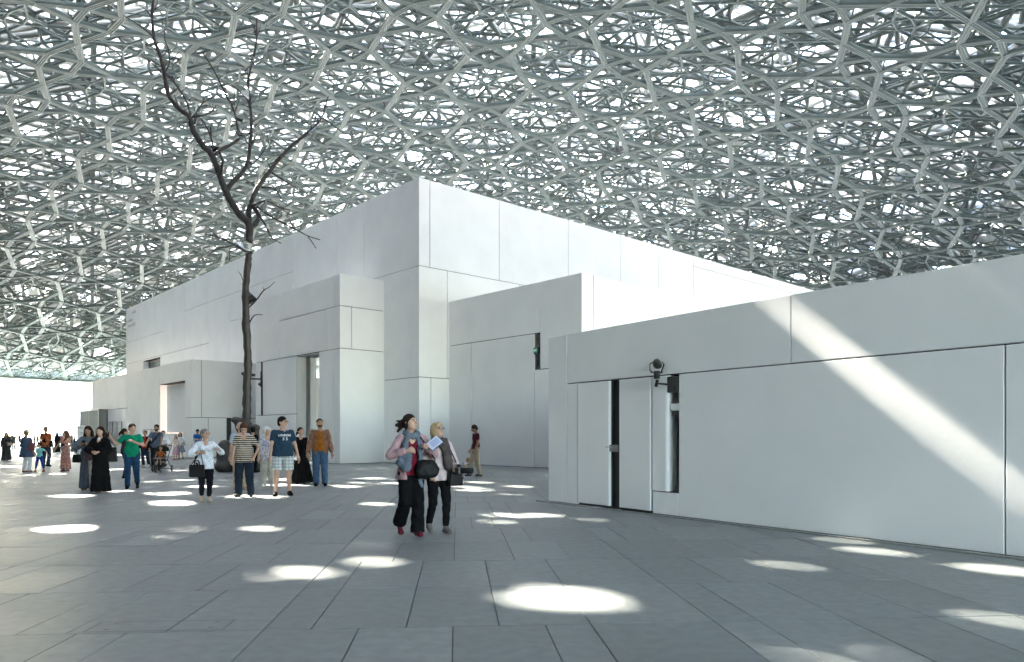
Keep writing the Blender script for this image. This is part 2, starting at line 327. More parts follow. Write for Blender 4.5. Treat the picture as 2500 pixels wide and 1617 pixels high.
# raster of what the bars shade, seen along the sun's rays, over the near plaza
CELL = .08; reg = np.array([[x, y, 0] for x in (-27, 15) for y in (3.5, 42)]+[[-3, 16, 3.5], [9, 4, 3.5]])@QB
Q0 = reg.min(0)-.5; QN = np.ceil((reg.max(0)+.5-Q0)/CELL).astype(int); SHADE = np.zeros(QN, bool)
def shade(mask, A, B, w, prof):
    t = B-A; t = t/np.linalg.norm(t, axis=1, keepdims=True); up = np.array([0, 0, 1.])-t*t[:, 2:]; up /= np.linalg.norm(up, axis=1, keepdims=True); sd = np.cross(t, up)
    a, b = A@QB, B@QB; d = b-a; L = np.linalg.norm(d, axis=1); d = d/np.maximum(L, 1e-6)[:, None]; n = np.stack([-d[:, 1], d[:, 0]], 1)
    wv = np.broadcast_to(np.asarray(w, float), (len(A),)); off = sd[:, None]*(prof[:, 0]*wv[:, None])[..., None]+up[:, None]*(prof[:, 1]*wv[:, None])[..., None]; pr = ((off@QB)*n[:, None]).sum(2); lo, hi = pr.min(1), pr.max(1)
    al = ((off@QB)*d[:, None]).sum(2); al = al.mean(1); m = float(wv.max())*1.6; w = float(wv.mean())
    for i in np.where(((np.minimum(a, b)-m < Q0+QN*CELL) & (np.maximum(a, b)+m > Q0)).all(1))[0]:
        i0 = np.maximum(((np.minimum(a[i], b[i])-m-Q0)/CELL).astype(int), 0); i1 = np.minimum(((np.maximum(a[i], b[i])+m-Q0)/CELL).astype(int)+1, QN)
        if (i1 <= i0).any(): continue
        x = Q0[0]+(np.arange(i0[0], i1[0])+.5)*CELL-a[i, 0]; y = Q0[1]+(np.arange(i0[1], i1[1])+.5)*CELL-a[i, 1]
        tt = x[:, None]*d[i, 0]+y[None]*d[i, 1]-al[i]; nn = x[:, None]*n[i, 0]+y[None]*n[i, 1]
        mask[i0[0]:i1[0], i0[1]:i1[1]] |= (tt > -.1*w) & (tt < L[i]+.1*w) & (nn > lo[i]) & (nn < hi[i])
shade(SHADE, A, B, W0, PROF_G)
qx, qy = np.meshgrid(Q0[0]+(np.arange(QN[0])+.5)*CELL, Q0[1]+(np.arange(QN[1])+.5)*CELL, indexing='ij')
GRP = [[i] for i in range(3)]+[[3, 4, 5]]+[[i] for i in range(6, len(SPOTS))]+[list(range(len(SPOTS), len(SPOTS)+8))]
for gr in GRP:                           # slide a patch a little so that no inner beam cuts it
    best = None; rx = .4 if gr[0] < len(SPOTS) else .16
    for dx in np.arange(-rx, rx+.01, .08):
        for dy in np.arange(-.32, .33, .08):
            c = .2*math.hypot(dx, dy); bad = False
            for n in gr:
                q_ = RAYS[n][0]@QB; i, j = int((q_[0]+dx-Q0[0])/CELL), int((q_[1]+dy-Q0[1])/CELL); k = int(RAYS[n][1]/CELL)+2
                if i-k < 0 or j-k < 0 or i+k+1 > QN[0] or j+k+1 > QN[1]: bad = True; break
                c += SHADE[i-k:i+k+1, j-k:j+k+1].mean()/len(gr)
            if not bad and (best is None or c < best[0]): best = (c, dx, dy)
    if best:
        for n in gr: RAYS[n][0] = RAYS[n][0]+EX*best[1]+EY*best[2]
PROF_F = np.array([(-.5, 0), (.5, 0), (.5, .12), (-.5, .12)])
LAYERS = [(3.84, TH0, -34.297, 55.527, .62, .165, M_alu, PROF_B), (5.43, TH0+math.pi/4, -34.297, 55.527, 1.25, .19, M_alu, PROF_B), (2.715, TH0+math.pi/4, -34.297, 55.527, 1.8, .11, M_alu, PROF_B),
          (5.9, TH0+.65, 2., 5., 6.2, .32, M_inox, PROF_4), (4.75, TH0-.1, .5, 4., 6.8, .30, M_inox, PROF_4), (3.9, TH0+.2, 6., 3., 7.4, .25, M_inox, PROF_4), (7.68, TH0+.5, 1.3, 2., 8.1, .50, M_inox, PROF_4)]
for n, (L, th, ox, oy, off, wd, mt, pf) in enumerate(LAYERS):
    A, B = pierce(*lattice(L, th, ox, oy, off), wd*1.3); wd = graded(A, B, wd) if n > 2 else wd; shade(SHADE, A, B, wd, pf)
    V, Q = bars(A, B, wd, pf, .25 if n < 3 else .0); stuff('inner_lattice_layer' if n < 3 else 'outer_lattice_layer', V, Q, mt)
# space frame between the two skins
tb = []
LT = 9.6; N = 12
nodes = [(DX+i*LT+j*LT*.5, DY+j*LT*.87) for i in range(-N-6, N+7) for j in range(-N, N+1)]
nodes = [q_ for q_ in nodes if math.hypot(q_[0]-DX, q_[1]-DY) < RIM-3]
lo = [np.array([x, y, dz(x, y)+2.7*taper(x, y)]) for x, y in nodes]
hi = [np.array([x+LT*.5, y+LT*.29, dz(x, y)+5.9*taper(x, y)]) for x, y in nodes]
PA, PB = [], []
for grp in (lo, hi):
    g_ = np.array(grp)
    for i in range(len(g_)):
        d = np.hypot(g_[:, 0]-g_[i, 0], g_[:, 1]-g_[i, 1]); js = np.where((d < LT*1.05) & (np.arange(len(g_)) > i))[0]
        for j in js: PA.append(g_[i]); PB.append(g_[j])
hh = np.array(hi)
for p in lo:
    d = np.hypot(hh[:, 0]-p[0], hh[:, 1]-p[1])
    for j in np.where(d < LT*.62)[0]: PA.append(p); PB.append(hh[j])
PA, PB = pierce(np.array(PA), np.array(PB), .48)
ang = np.arange(8)*math.pi/4; PROF_O = np.stack([np.cos(ang)*.5, np.sin(ang)*.5], 1)
shade(SHADE, PA, PB, .48, PROF_O); V, Q = bars(PA, PB, .48, PROF_O); stuff('space_frame', V, Q, M_truss)
# small plates added at the outer skin to block stray sun
keep = np.zeros_like(SHADE)
for n, (g_, r) in enumerate(RAYS): q_ = g_@QB; keep |= (qx-q_[0])**2+(qy-q_[1])**2 < (r+(.05 if n < len(SPOTS) else .025))**2
tg = -(qx*EX[2]+qy*EY[2])/SUN[2]; gy = qx*EX[1]+qy*EY[1]+tg*SUN[1]; gx = qx*EX[0]+qy*EY[0]+tg*SUN[0]
keep |= (gy > 21) & (np.sin(gx*1.7+2*np.sin(gy*.6))+np.sin(gy*1.3+gx*.4) > .55)
leak = ~SHADE & ~keep; lk = leak.copy()
for i, j in ((1, 0), (-1, 0), (0, 1), (0, -1), (1, 1), (-1, -1), (1, -1), (-1, 1)): lk |= np.roll(np.roll(leak, i, 0), j, 1)
lk &= ~keep; ci = np.argwhere(lk)
cq = np.stack([Q0+(ci+np.array(o_))*CELL for o_ in ((0, 0), (1, 0), (1, 1), (0, 1))], 1).reshape(-1, 2); t_ = np.full(len(cq), 45.)
for _ in range(10): p_ = cq@QB.T+t_[:, None]*SUN; t_ += (dz(p_[:, 0], p_[:, 1])+7.3*taper(p_[:, 0], p_[:, 1])-p_[:, 2])/SUN[2]*.9
stuff('added_sun_blockers', cq@QB.T+t_[:, None]*SUN, np.arange(len(cq)).reshape(-1, 4), M_inox)
# rim
rim = MB()
zr = float(dz(DX+RIM, DY)); n = 180
prof = [(RIM-.3, zr-.12), (RIM+.9, zr-.12), (RIM+1.1, zr+.1), (RIM+1.1, zr+1.6), (RIM+.9, zr+1.6), (RIM+.8, zr+.35), (RIM-.3, zr+.3)]
V = []; Q = []
for i in range(n):
    a = 2*math.pi*i/n; V += [(r*math.cos(a), r*math.sin(a), z) for r, z in prof]
for i in range(n):
    for j in range(len(prof)): Q.append((i*7+j, i*7+(j+1) % 7, ((i+1) % n)*7+(j+1) % 7, ((i+1) % n)*7+j))
np_mesh('rim', V, Q, M_alu, dome)
# ------------------------------------------------------------------ white gallery buildings
DA = np.array([-1625., F]); DA /= np.linalg.norm(DA); DB = np.array([DA[1], -DA[0]])   # the two wall directions
class Wall:
    """a wall plane through O along d with outward normal n; photo pixels on it turn into (s, z)"""
    def __init__(s, O, d, n): s.O = np.array(O, float); s.d = np.array(d, float); s.n = np.array(n, float)
    def s_(s, u): t = (u-CU)/F; return (t*s.O[1]-s.O[0])/(s.d[0]-t*s.d[1])
    def z_(s, u, v): return EYE+(HZ-v)/F*(s.O[1]+s.d[1]*s.s_(u))
    def p(s, a, z, off=0.): q = s.O+s.d*a+s.n*off; return (q[0], q[1], z)
    def box(s, mb, s0, s1, z0, z1, o0, o1):           # from offset o0 to o1 along the normal
        v = [s.p(a, z, o) for z in (z0, z1) for o in (o0, o1) for a in (s0, s1)]
        return mb.add(v, [(0, 1, 3, 2), (4, 6, 7, 5), (0, 4, 5, 1), (2, 3, 7, 6), (0, 2, 6, 4), (1, 5, 7, 3)])
def orient(mb):
    return mb
def panel(W, par, s0, s1, z0, z1, c0=False, c1=False, gap=.026, t=.05, off=0., m=None, name='wall_panel', ztop=None, base=.0):
    g = gap/2; a0 = s0+(0 if c0 else g); a1 = s1-(0 if c1 else g); y0 = z0+(g if z0 > .05 else .02); y1 = z1-(0 if ztop is not None and z1 >= ztop-.01 else g)
    c = .007; b0, b1 = a0+(t if c0 else 0), a1-(t if c1 else 0)
    m0, m1 = a0+(c if c0 else 0), a1-(c if c1 else 0)
    V = [W.p(a, z, off-t) for a, z in ((b0, y0), (b1, y0), (b1, y1), (b0, y1))]+[W.p(a, z, off-c) for a, z in ((a0, y0), (a1, y0), (a1, y1), (a0, y1))]
    V += [W.p(a, z, off) for a, z in ((a0+c, y0+c), (a1-c, y0+c), (a1-c, y1-c), (a0+c, y1-c))]
    fs = [(0, 1, 2, 3), (8, 11, 10, 9)]+[(k+(i+1) % 4, k+i, k+4+i, k+4+(i+1) % 4) for k in (0, 4) for i in range(4)]
    return MB().add(V, fs).build(name, m or M_wall, par)
def block(par, W, L, depth, H, openings=(), t=.054, dd=1.0):
    """dark core behind the panels; openings (s0,s1,z0,z1) are left free to depth dd"""
    mb = MB()
    if openings:
        W.box(mb, t, L-t, 0, H-.01, -depth, -dd)
        cuts = sorted(openings); x = t
        for s0, s1, z0, z1 in cuts:
            if s0 > x: W.box(mb, x, s0, 0, H-.01, -dd, -t)
            if z0 > .02: W.box(mb, s0, s1, 0, z0, -dd, -t)
            if z1 < H-.02: W.box(mb, s0, s1, z1, H-.01, -dd, -t)
            x = s1
        if x < L-t: W.box(mb, x, L-t, 0, H-.01, -dd, -t)
    else: W.box(mb, t, L-t, 0, H-.01, -depth, -t)
    return mb.build('core', M_core, par)
def roof(par, W, L, depth, H):
    mb = MB(); W.box(mb, .02, L-.02, H-.009, H-.003, -depth, -.02); mb.build('roof_slab', M_wall, par)
# main gallery
PM = np.array([-4.5, 35.5]); TM = 13.92; h1, h2 = 9.65, 4.25
main = empty('gallery_building', (PM[0], PM[1], 0)); main0 = empty
def place(par, loc):   # parts are written in world coordinates
    bpy.context.view_layer.update()
def finish(par):
    loc = Matrix.Translation(-Vector(par.location))
    for o in bpy.data.objects:
        if o.parent == par and o.type == 'MESH' and 'done' not in o.data:
            o.data.transform(loc); o.data['done'] = 1
            for c in bpy.data.objects:
                if c.parent == o and c.type == 'MESH' and 'done' not in c.data: c.data.transform(loc); c.data['done'] = 1
ML = Wall(PM, DA, -DB); MR = Wall(PM, DB, -DA)
S = ML.s_; LM = S(308)
hA = ML.z_(400, 808); hB = ML.z_(510, 837.7); hC = ML.z_(637, 691.4)
wt, wl, wr = ML.z_(391, 872), S(391), S(350)
block(main, ML, LM, 58, TM, [(wl, wr, 3., wt)], dd=.9); roof(main, ML, LM, 58, TM)
for u0, u1, z0, z1 in [(1023, 905, 0, h2), (1023, 1002, h2, h1), (1002, 905, h2, h1), (905, 716, 0, h1), (716, 561, 0, h1), (716, 561, h1, hC), (1023, 890, h1, TM), (890, 821, h1, TM), (821, 716, h1, TM), (716, 637, hC, TM),
                       (637, 533, hC, TM), (533, 451, hC, TM), (561, 510, 0, hC), (510, 451, hB, hC), (451, 400, hB, TM), (510, 391, 0, hB), (400, 308, hA, TM), (400, 308, hB, hA), (350, 308, 0, hB)]:
    panel(ML, main, S(u0), S(u1), z0, z1, c0=(u0 == 1023), c1=(u1 == 308), ztop=TM, gap=.03)
panel(ML, main, wl, wr, wt, hB, gap=.03); panel(ML, main, wl, wr, 0, 3., gap=.03)
win = MB(); ML.box(win, wl, wr, 3, wt, -.56, -.54); wo = win.build('window', mat('dim_glass', (.10, .13, .13), .06, spec=.8), main)
fr = MB(); ML.box(fr, wl, wr, wt-.12, wt, -.54, -.46); ML.box(fr, wl+.0, wl+.1, 3, wt, -.54, -.46); ML.box(fr, wr-.12, wr, 3, wt, -.54, -.46); fr.build('window_frame', M_grey, wo)
jb = MB(); ML.box(jb, wr-.03, wr-.005, 3, wt-.005, -.45, -.056); jb.build('window_jamb', M_wall, main)
S = MR.s_; LR = 58.
hr = MR.z_(1693, 650)
for u0, u1, z0, z1 in [(1023, 1052, 0, h2), (1052, 1100, 0, h2), (1023, 1092, h2, h1), (1092, 1269, h2, h1), (1269, 1500, h2, h1), (1023, 1049.5, h1, TM), (1049.5, 1219, h1, TM), (1219, 1387.5, h1, TM), (1387.5, 1515, h1, TM), (1515, 1608, h1, TM), (1608, 1693, h1, TM),
                       (1693, 1775, hr, TM), (1775, 1880, hr, TM), (1880, 2000, hr, TM), (1693, 2000, h1, hr)]:
    panel(MR, main, S(u0), min(S(u1), LR), z0, z1, c0=(u0 == 1023), ztop=TM, gap=.03)
sg = MB()                              # faint sign high on the far end of the left wall
S = ML.s_
for row, (v0, us, ua) in enumerate(((762, 322, 332), (782, 309, 324), (793, 313, 330))):
    rr = random.Random(row+3); s1_, s0_ = S(us), S(ua); x = s0_
    zc = ML.z_((us+ua)/2, v0)
    if row == 0:
        for k in range(7): hgt = rr.uniform(.1, .42); xx = s0_+(s1_-s0_)*k/7; ML.box(sg, xx, xx+.07, zc-.1, zc-.1+hgt, .004, .012)
        ML.box(sg, s0_, s1_, zc-.12, zc-.06, .004, .012); ML.box(sg, s1_+.25, s1_+.6, zc-.7, zc-.62, .004, .012); ML.box(sg, s1_+.3, s1_+.38, zc-.9, zc-.7, .004, .012)
    else:
        while x < s1_: wd = rr.uniform(.12, .26); ML.box(sg, x, x+.05, zc-.16, zc+rr.choice([.02, .02, .16]), .004, .012); ML.box(sg, x, x+wd*.8, zc-.02, zc+.02, .004, .012); ML.box(sg, x+wd*.6, x+wd*.6+.04, zc-.16, zc, .004, .012); x += wd+.05
sg.build('wall_lettering', M_faint, main); finish(main)
tag(main, 'tall white panelled gallery, its sharp corner rising highest behind the other blocks', 'building')
# block B: lower volume with the tall glazed opening
PB_ = np.array([-8.48, 36.1]); TB = 9.39; g1, g2 = 7.82, 5.72
bB = empty('gallery_building', (PB_[0], PB_[1], 0)); BL = Wall(PB_, DA, -DB); BR = Wall(PB_, DB, -DA)
S = BL.s_; LB = S(624); g3 = BL.z_(660, 1013.5)
wz = g2-.02; w0, w1 = S(779), S(723); sl0, sl1 = S(641), S(635.7)
block(bB, BL, LB, 2.45, TB, [(w0, w1, .0, wz), (sl0, sl1, g3, wz)], dd=2.25); roof(bB, BL, LB, 2.45, TB)
for u0, u1, z0, z1 in [(830, 814, g1, TB), (814, 680, g1, TB), (680, 624, g2, TB), (830, 800, g2, g1), (800, 680, g2, g1), (830, 814, 0, g2), (814, 779, 0, g2), (723, 641, g3, g2), (723, 624, 0, g3), (635.7, 624, g3, g2)]:
    panel(BL, bB, S(u0), S(u1), z0, z1, c0=(u0 == 830), c1=(u1 == 624), ztop=TB, gap=.03)
for s0, s1, z0, z1 in [(0, 2.6, g1, TB), (0, BR.s_(858.6), g2, g1), (BR.s_(858.6), 2.6, g2, g1), (0, 2.6, 0, g2)]:
    panel(BR, bB, s0, s1, z0, z1, c0=(s0 == 0), ztop=TB, gap=.03)
jb = MB(); BL.box(jb, w1-.002, w1+.03, 0, wz, -.9, -.056); jb.build('window_jamb', M_wall, bB)
jb = MB(); BL.box(jb, w0-.0, w1, wz-.03, wz-.005, -.9, -.056); jb.build('window_soffit', M_wall, bB)
wn = MB(); BL.box(wn, w0, w1, .02, wz-.03, -.62, -.60); wn_o = wn.build('window', M_glass, bB)
fr = MB(); BL.box(fr, w1-.42, w1-.01, .02, wz-.03, -.72, -.58); fr.build('window_frame', M_grey, wn_o)
rm = MB(); BL.box(rm, w1-.05, w1-.015, .0, wz-.03, -1.82, -.73); BL.box(rm, w0+.01, w1-.05, .0, wz-.03, -2.24, -2.2); BL.box(rm, w0, w1-.05, .0, .02, -2.2, -.73); rm.build('room_wall', M_warm, bB)
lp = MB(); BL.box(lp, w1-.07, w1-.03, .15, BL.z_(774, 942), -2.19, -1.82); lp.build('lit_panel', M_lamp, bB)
sl_ = MB(); BL.box(sl_, sl0, sl1, g3, wz, -.22, -.2); sl_.build('slot_channel', M_grey, bB)
finish(bB); tag(bB, 'white block in front of the tall gallery with a warmly lit full-height window', 'building')
# block A: long low volume at the left
PA_ = np.array([-20.2, 46.2]); TA = 6.22
bA = empty('gallery_building', (PA_[0], PA_[1], 0)); AL = Wall(PA_, DA, -DB); AR = Wall(PA_, DB, -DA)
S = AL.s_; LA = S(224); a1 = AL.z_(467, 1019.4)
r0, r1 = S(451.5), S(388.5); rz0, rz1 = AL.z_(430, 1058.6), AL.z_(451, 929.5); ss = AR.s_
dl, dr = S(263), S(224); dzz = AL.z_(263, 1001)
block(bA, AL, LA, 4.4, TA, [(r0, r1, rz0, rz1), (dl, dr-.3, 0, dzz)], dd=1.5); roof(bA, AL, LA, 4.4, TA)
for u0, u1, z0, z1 in [(467, 451.5, a1, TA), (467, 451.5, 0, a1), (451.5, 388.5, rz1, TA), (451.5, 388.5, 0, rz0), (388.5, 344, AL.z_(388, 1048.6), TA), (388.5, 344, 0, AL.z_(388, 1048.6)), (344, 310, 0, TA), (310, 263, dzz, TA), (310, 263, 0, dzz), (263, 224, dzz, TA)]:
    panel(AL, bA, S(u0), S(u1), z0, z1, c0=(u0 == 467), c1=(u1 == 224), ztop=TA, gap=.03)
rp = panel(AL, bA, r0+.02, Wall(AL.O-AL.n*.5, AL.d, AL.n).s_(406), rz0, rz1, off=-.5, gap=.1, name='recessed_panel')
jb = MB(); AL.box(jb, r0, r0+.03, rz0, rz1, -.55, -.056); AL.box(jb, r0, r1, rz0-.02, rz0+.01, -.55, -.056); jb.build('recess_lining', M_wall, bA)
lp = MB(); AL.box(lp, r1-.02, r1, rz0+.012, rz1-.01, -.53, -.056); lp.build('glowing_jamb', mat('lit_jamb', (.8, .74, .7), .6, emit=((1., .86, .80), .030)), bA)  # emission in the jamb stands for lamplight falling on it
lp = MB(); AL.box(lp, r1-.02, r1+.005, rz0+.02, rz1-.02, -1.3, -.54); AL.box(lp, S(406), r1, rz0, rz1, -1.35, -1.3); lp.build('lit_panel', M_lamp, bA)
LAR = 4.43
for s0, s1, z0, z1 in [(0, ss(492), a1, TA), (ss(492), LAR, a1, TA), (0, ss(508.6), 0, a1), (ss(508.6), ss(553.7), 0, a1), (ss(564.3), ss(615.7), 0, a1), (ss(615.7), LAR, 0, a1)]:
    panel(AR, bA, s0, s1, z0, z1, c0=(s0 == 0), ztop=TA, gap=.03)
dk = MB(); AR.box(dk, ss(553.7), ss(564.3), 0, a1, -.054, -.03); dk.build('dark_strip', M_dark, bA)
# glazed entrance lobby at its far end
gl = MB(); e0, e1 = dl+.3, LA+1.2
AL.box(gl, e0, e1, 0, dzz-.05, .62, .64); AL.box(gl, e1-.02, e1, 0, dzz-.05, -.6, .62); go = gl.build('glass_lobby', mat('tinted_glass', (.22, .26, .255), .08, trans=.15), bA)
fr = MB(); AL.box(fr, e0-.25, e0, 0, dzz, -.5, .66); AL.box(fr, e1, e1+.1, 0, dzz, .5, .66); AL.box(fr, e0-.25, e1+.1, dzz-.05, dzz+.06, -.05, .66)
AL.box(fr, (e0+e1)/2-.04, (e0+e1)/2+.04, 0, dzz-.05, .58, .66); fr.build('lobby_frame', mat('lobby_grey', (.16, .17, .17), .4, .3), go)
bk = MB(); AL.box(bk, dl+.1, dr-.35, 0, dzz, -1.4, -1.3); bk.build('lobby_wall', mat('lobby_inner', (.18, .19, .19), .6), bA)
finish(bA); tag(bA, 'long low white block with a glowing vertical slot window and glass lobby', 'building')
# block C: at the right of the tall gallery
PC = np.array([2.86, 30.1]); TC = 8.1
bC = empty('gallery_building', (PC[0], PC[1], 0)); CL = Wall(PC, DA, -DB); CR = Wall(PC, DB, -DA)
S = CL.s_; LC = 8.95; c1_ = CL.z_(1317, 812.5); cs0, cs1 = S(1318), S(1305); cz0 = CL.z_(1318, 902)
block(bC, CL, LC, 45, TC, [(cs0, cs1, cz0, c1_)], dd=.6); roof(bC, CL, LC, 45, TC)
for s0, s1, z0, z1 in [(0, cs0, cz0, TC), (cs0, LC, c1_, TC), (cs1, S(1150.6), 0, c1_), (S(1150.6), LC, 0, c1_), (0, cs1, 0, cz0)]:
    panel(CL, bC, s0, s1, z0, z1, c0=(s0 == 0), ztop=TC, gap=.03)
jb = MB(); CL.box(jb, cs1-.0, cs1+.02, cz0, c1_, -.3, -.056); jb.build('slot_jamb', M_wall, bC)
dk = MB(); CL.box(dk, cs0, cs1, cz0, c1_, -.34, -.32); dk.build('slot_back', M_black, bC)
S = CR.s_
for s0, s1 in ((0, S(1449)), (S(1449), S(1684)), (S(1684), S(1800)), (S(1800), 44.)): panel(CR, bC, s0, s1, 0, TC, c0=(s0 == 0), ztop=TC, gap=.03)
finish(bC); tag(bC, 'middle white block with a narrow black slot and green exit sign', 'building')
# building D: the near wall at the right, turned a few degrees
PD = np.array([.78, 15.68]); dD = np.array([1264., -F]); dD /= np.linalg.norm(dD); nD = np.array([dD[1], -dD[0]]); TD = 3.51
bD = empty('gallery_building', (PD[0], PD[1], 0)); DW = Wall(PD, dD, nD)
k_ = 1.05; S = lambda u: DW.s_(u*k_); LD = 17.; hd = 2.488
gs0, gs1, ks0, ks1 = S(1417), S(1440), S(1545), S(1577.5); kz0 = DW.z_(1577*k_, 1147*k_); kz1 = DW.z_(1577*k_, 871*k_)
block(bD, DW, LD, 12, TD, [(gs0, gs1, 0, hd-.012), (ks0, ks1, kz0, hd-.012)], dd=.6); roof(bD, DW, LD, 12, TD)
G2 = .018
for s0, s1, z0, z1 in [(0, S(1318), 0, TD), (S(1318), S(1838.5), hd, TD), (S(1838.5), LD, hd, TD), (S(1318), S(1343), 0, hd), (S(1577.5), S(2336.5), 0, hd), (S(2336.5), LD, 0, hd), (S(1516.5), ks1, 0, kz0)]:
    panel(DW, bD, s0, s1, z0, z1, c0=(s0 == 0), ztop=TD, gap=G2)
for s0, s1 in ((S(1343.5), gs0), (gs1, S(1513.5))): panel(DW, bD, s0, s1, .035, hd-.01, gap=.012, t=.07, off=.012, name='door_leaf')
def rounded(s0, s1, z0, z1):           # upright with a rounded edge beside the slot
    r = .07; pts = [(s0, -.25), (s0, 0)]+[(s1-r+r*math.sin(a), -r+r*math.cos(a)) for a in np.linspace(0, math.pi/2, 6)]+[(s1, -.25)]
    v = [DW.p(a, z, o) for z in (z0, z1) for a, o in pts]; n_ = len(pts)
    MB().add(v, [tuple(range(n_)), tuple(range(2*n_-1, n_-1, -1))]+[((i+1) % n_, i, n_+i, n_+(i+1) % n_) for i in range(n_)]).build('wall_panel', M_wall, bD)
rounded(S(1517), S(1553), kz0+.012, hd-.012)
ds = MB(); DW.box(ds, gs0, gs1, .0, hd-.012, -.16, -.12); dso = ds.build('door_reveal', M_dark, bD)
ds = MB(); DW.box(ds, gs0-.01, gs1-.055, 1.105, 1.235, -.03, .0); DW.box(ds, gs0+.02, gs0+.06, 1.16, 1.235, -.12, -.03)
ds.build('handle_plate', M_grey, dso)
hp = MB().tube([DW.p(gs0+.07, 1.2, .0), DW.p(gs0+.07, 1.2, .05), DW.p(gs0-.05, 1.195, .055)], .011, 8); hp.build('door_handle', M_steel, dso, True)
ds = MB(); DW.box(ds, ks0, ks1, kz0, hd-.012, -.34, -.3); dk = ds.build('slot_back', M_black, bD)
ds = MB(); DW.box(ds, S(1556), ks1, DW.z_(1565*k_, 955*k_), DW.z_(1565*k_, 938*k_), -.2, -.03); ds.build('label_plate', M_white, bD)
ds = MB(); DW.box(ds, S(1559), ks1, DW.z_(1565*k_, 968*k_), DW.z_(1565*k_, 925*k_), -.28, -.06); ds.build('slot_cabinet', M_dark, bD)
ds = MB(); DW.box(ds, S(1562), ks1, kz0+.02, kz0+.1, -.25, -.1); ds.build('slot_fitting', M_dark, bD)
st = MB(); DW.box(st, -.25, gs0-.15, .002, .018, .03, .14); DW.box(st, S(1513), LD, .002, .018, .03, .14); st.build('base_drain', mat('drain_grey', (.24, .25, .25), .7, var=.2, vscale=30), bD)
st = MB(); DW.box(st, -.25, LD, -.015, .0015, .14, .155); st.build('drain_joint', M_core, bD)
finish(bD); tag(bD, 'near white wall with a double door, crossed by slanting sunlight', 'building')
# pale walls far outside under the sky
fb = empty('distant_pavilion', (-80, 140, 0)); mb = MB()
for u0, u1, v0, y in ((145, 330, 996, 140), (131, 330, 1036, 134)):
    a_, b_ = at(u0, v0, y), at(u1, v0, y); zz = a_.z
    for i in range(5):
        x0 = a_.x+(b_.x-a_.x)*i/5; x1 = a_.x+(b_.x-a_.x)*(i+1)/5-.06
        MB().box(((x0+x1)/2+80, y+2-140, zz/2), (x1-x0, 4, zz)).build('wall_panel', M_wall, fb)
tag(fb, 'pale low building far outside beyond the dome, almost lost in glare', 'building')
# unseen blocks outside the frame, added to hold back light under the rim
for ts, rad, wd, dp, hh, lb in ((range(166, 280, 12), 80., 16.6, 8., 10.4, 'long plain white unseen block added to cut light from the left and behind'),):
    o = empty('added_light_block', (DX, DY, 0))
    for t in ts:
        for i in range(3):
            M4 = Matrix.Rotation(R(t+90), 3, 'Z'); c = M4 @ Vector(((i-1)*wd/3, -rad, hh/2)); MB().box(tuple(c), (wd/3-.03, dp, hh), M4).build('wall_panel', M_wall, o)
    M4 = Matrix.Rotation(R(156.5+90), 3, 'Z'); MB().box(tuple(M4 @ Vector((0, -80, 3.3))), (16.4, 8, 6.6), M4).build('wall_panel', M_wall, o)
    tag(o, lb, 'building')
o = empty('added_light_block', (-18, -9.5, 0)); M_blocker = mat('dark_blocker', (.05, .06, .06), .2)  # unseen block, added and kept dark to dim the near wall
for i in range(6): MB().box(((i-2.5)*4.2, 0, 7), (4.17, 9, 14), None, .02).build('wall_panel', M_blocker, o)
tag(o, 'dark unseen block added close beside the viewpoint to dim the near wall', 'building')
# ------------------------------------------------------------------ bronze tree sculpture
TY = 28.6
def Z6(x, y): return (300+x/2.4067, y/2.4067)
def Z5(x, y): return (280+x/3.5, 640+y/3.5)
tree = empty('tree_sculpture', tuple(at(600, 1150, TY).xy)+(0,)); tree.location.z = 0
tag(tree, 'tall bare dark bronze tree rising from a heap of bronze boulders', 'sculpture')
TO = Vector(tree.location)
def branch(name, pts, w0, w1, dy0=0., dy1=0., zoom=2.4067, par=None, n=8, conv=Z6):
    P = []; Rr = []; m = len(pts); rr = random.Random(len(pts)*7+int(pts[0][0]))
    for i, q_ in enumerate(pts):
        f = i/(m-1); u, v = conv(*q_); y = TY+dy0+(dy1-dy0)*f
        P.append(at(u, v, y)-TO); Rr.append((w0+(w1-w0)*f)/zoom/F*y/2)
    # round the polyline off
    for _ in range(2):
        Q, S_ = [P[0]], [Rr[0]]
        for i in range(len(P)-1):
            Q += [P[i]*.75+P[i+1]*.25, P[i]*.25+P[i+1]*.75]; S_ += [Rr[i]*.75+Rr[i+1]*.25, Rr[i]*.25+Rr[i+1]*.75]
        Q.append(P[-1]); S_.append(Rr[-1]); P, Rr = Q, S_
    Rr = [r*(1+rr.uniform(-.09, .09)) for r in Rr]
    P = [p+Vector((rr.uniform(-1, 1), rr.uniform(-1, 1), 0))*r*.12 for p, r in zip(P, Rr)]
    return MB().tube(P, Rr, n).build(name, M_bronze, par or tree, True)
tk = [(1130, 1420), (1130, 1330), (1128, 1200), (1135, 1000), (1137, 800), (1126, 600), (1120, 400), (1116, 250), (1130, 100), (1142, -30), (1150, -90)]
trunk = branch('trunk', tk, 74, 56, zoom=3.5, n=14, conv=Z5)
branch('branch', [(741, 1420), (748, 1320), (690, 1270), (640, 1200), (600, 1120), (575, 1050), (540, 950), (520, 905), (470, 860), (425, 790), (400, 740), (400, 690), (340, 650), (290, 600), (260, 540), (245, 430), (225, 350), (205, 290), (180, 220), (170, 100), (180, 0), (185, -60)], 44, 13, 0, -2.2, n=10)
branch('branch', [(600, 1150), (640, 1070), (700, 1020), (735, 960), (745, 880), (755, 780), (755, 680), (740, 580), (735, 450), (765, 350), (785, 250), (788, 180), (785, 110)], 27, 8, -.3, 1.6)
branch('branch', [(742, 1400), (738, 1290), (747, 1200), (790, 1100), (860, 1010), (930, 920), (1010, 840), (1100, 770), (1170, 700), (1188, 640), (1205, 570)], 34, 7, 0, 1.2, n=10)
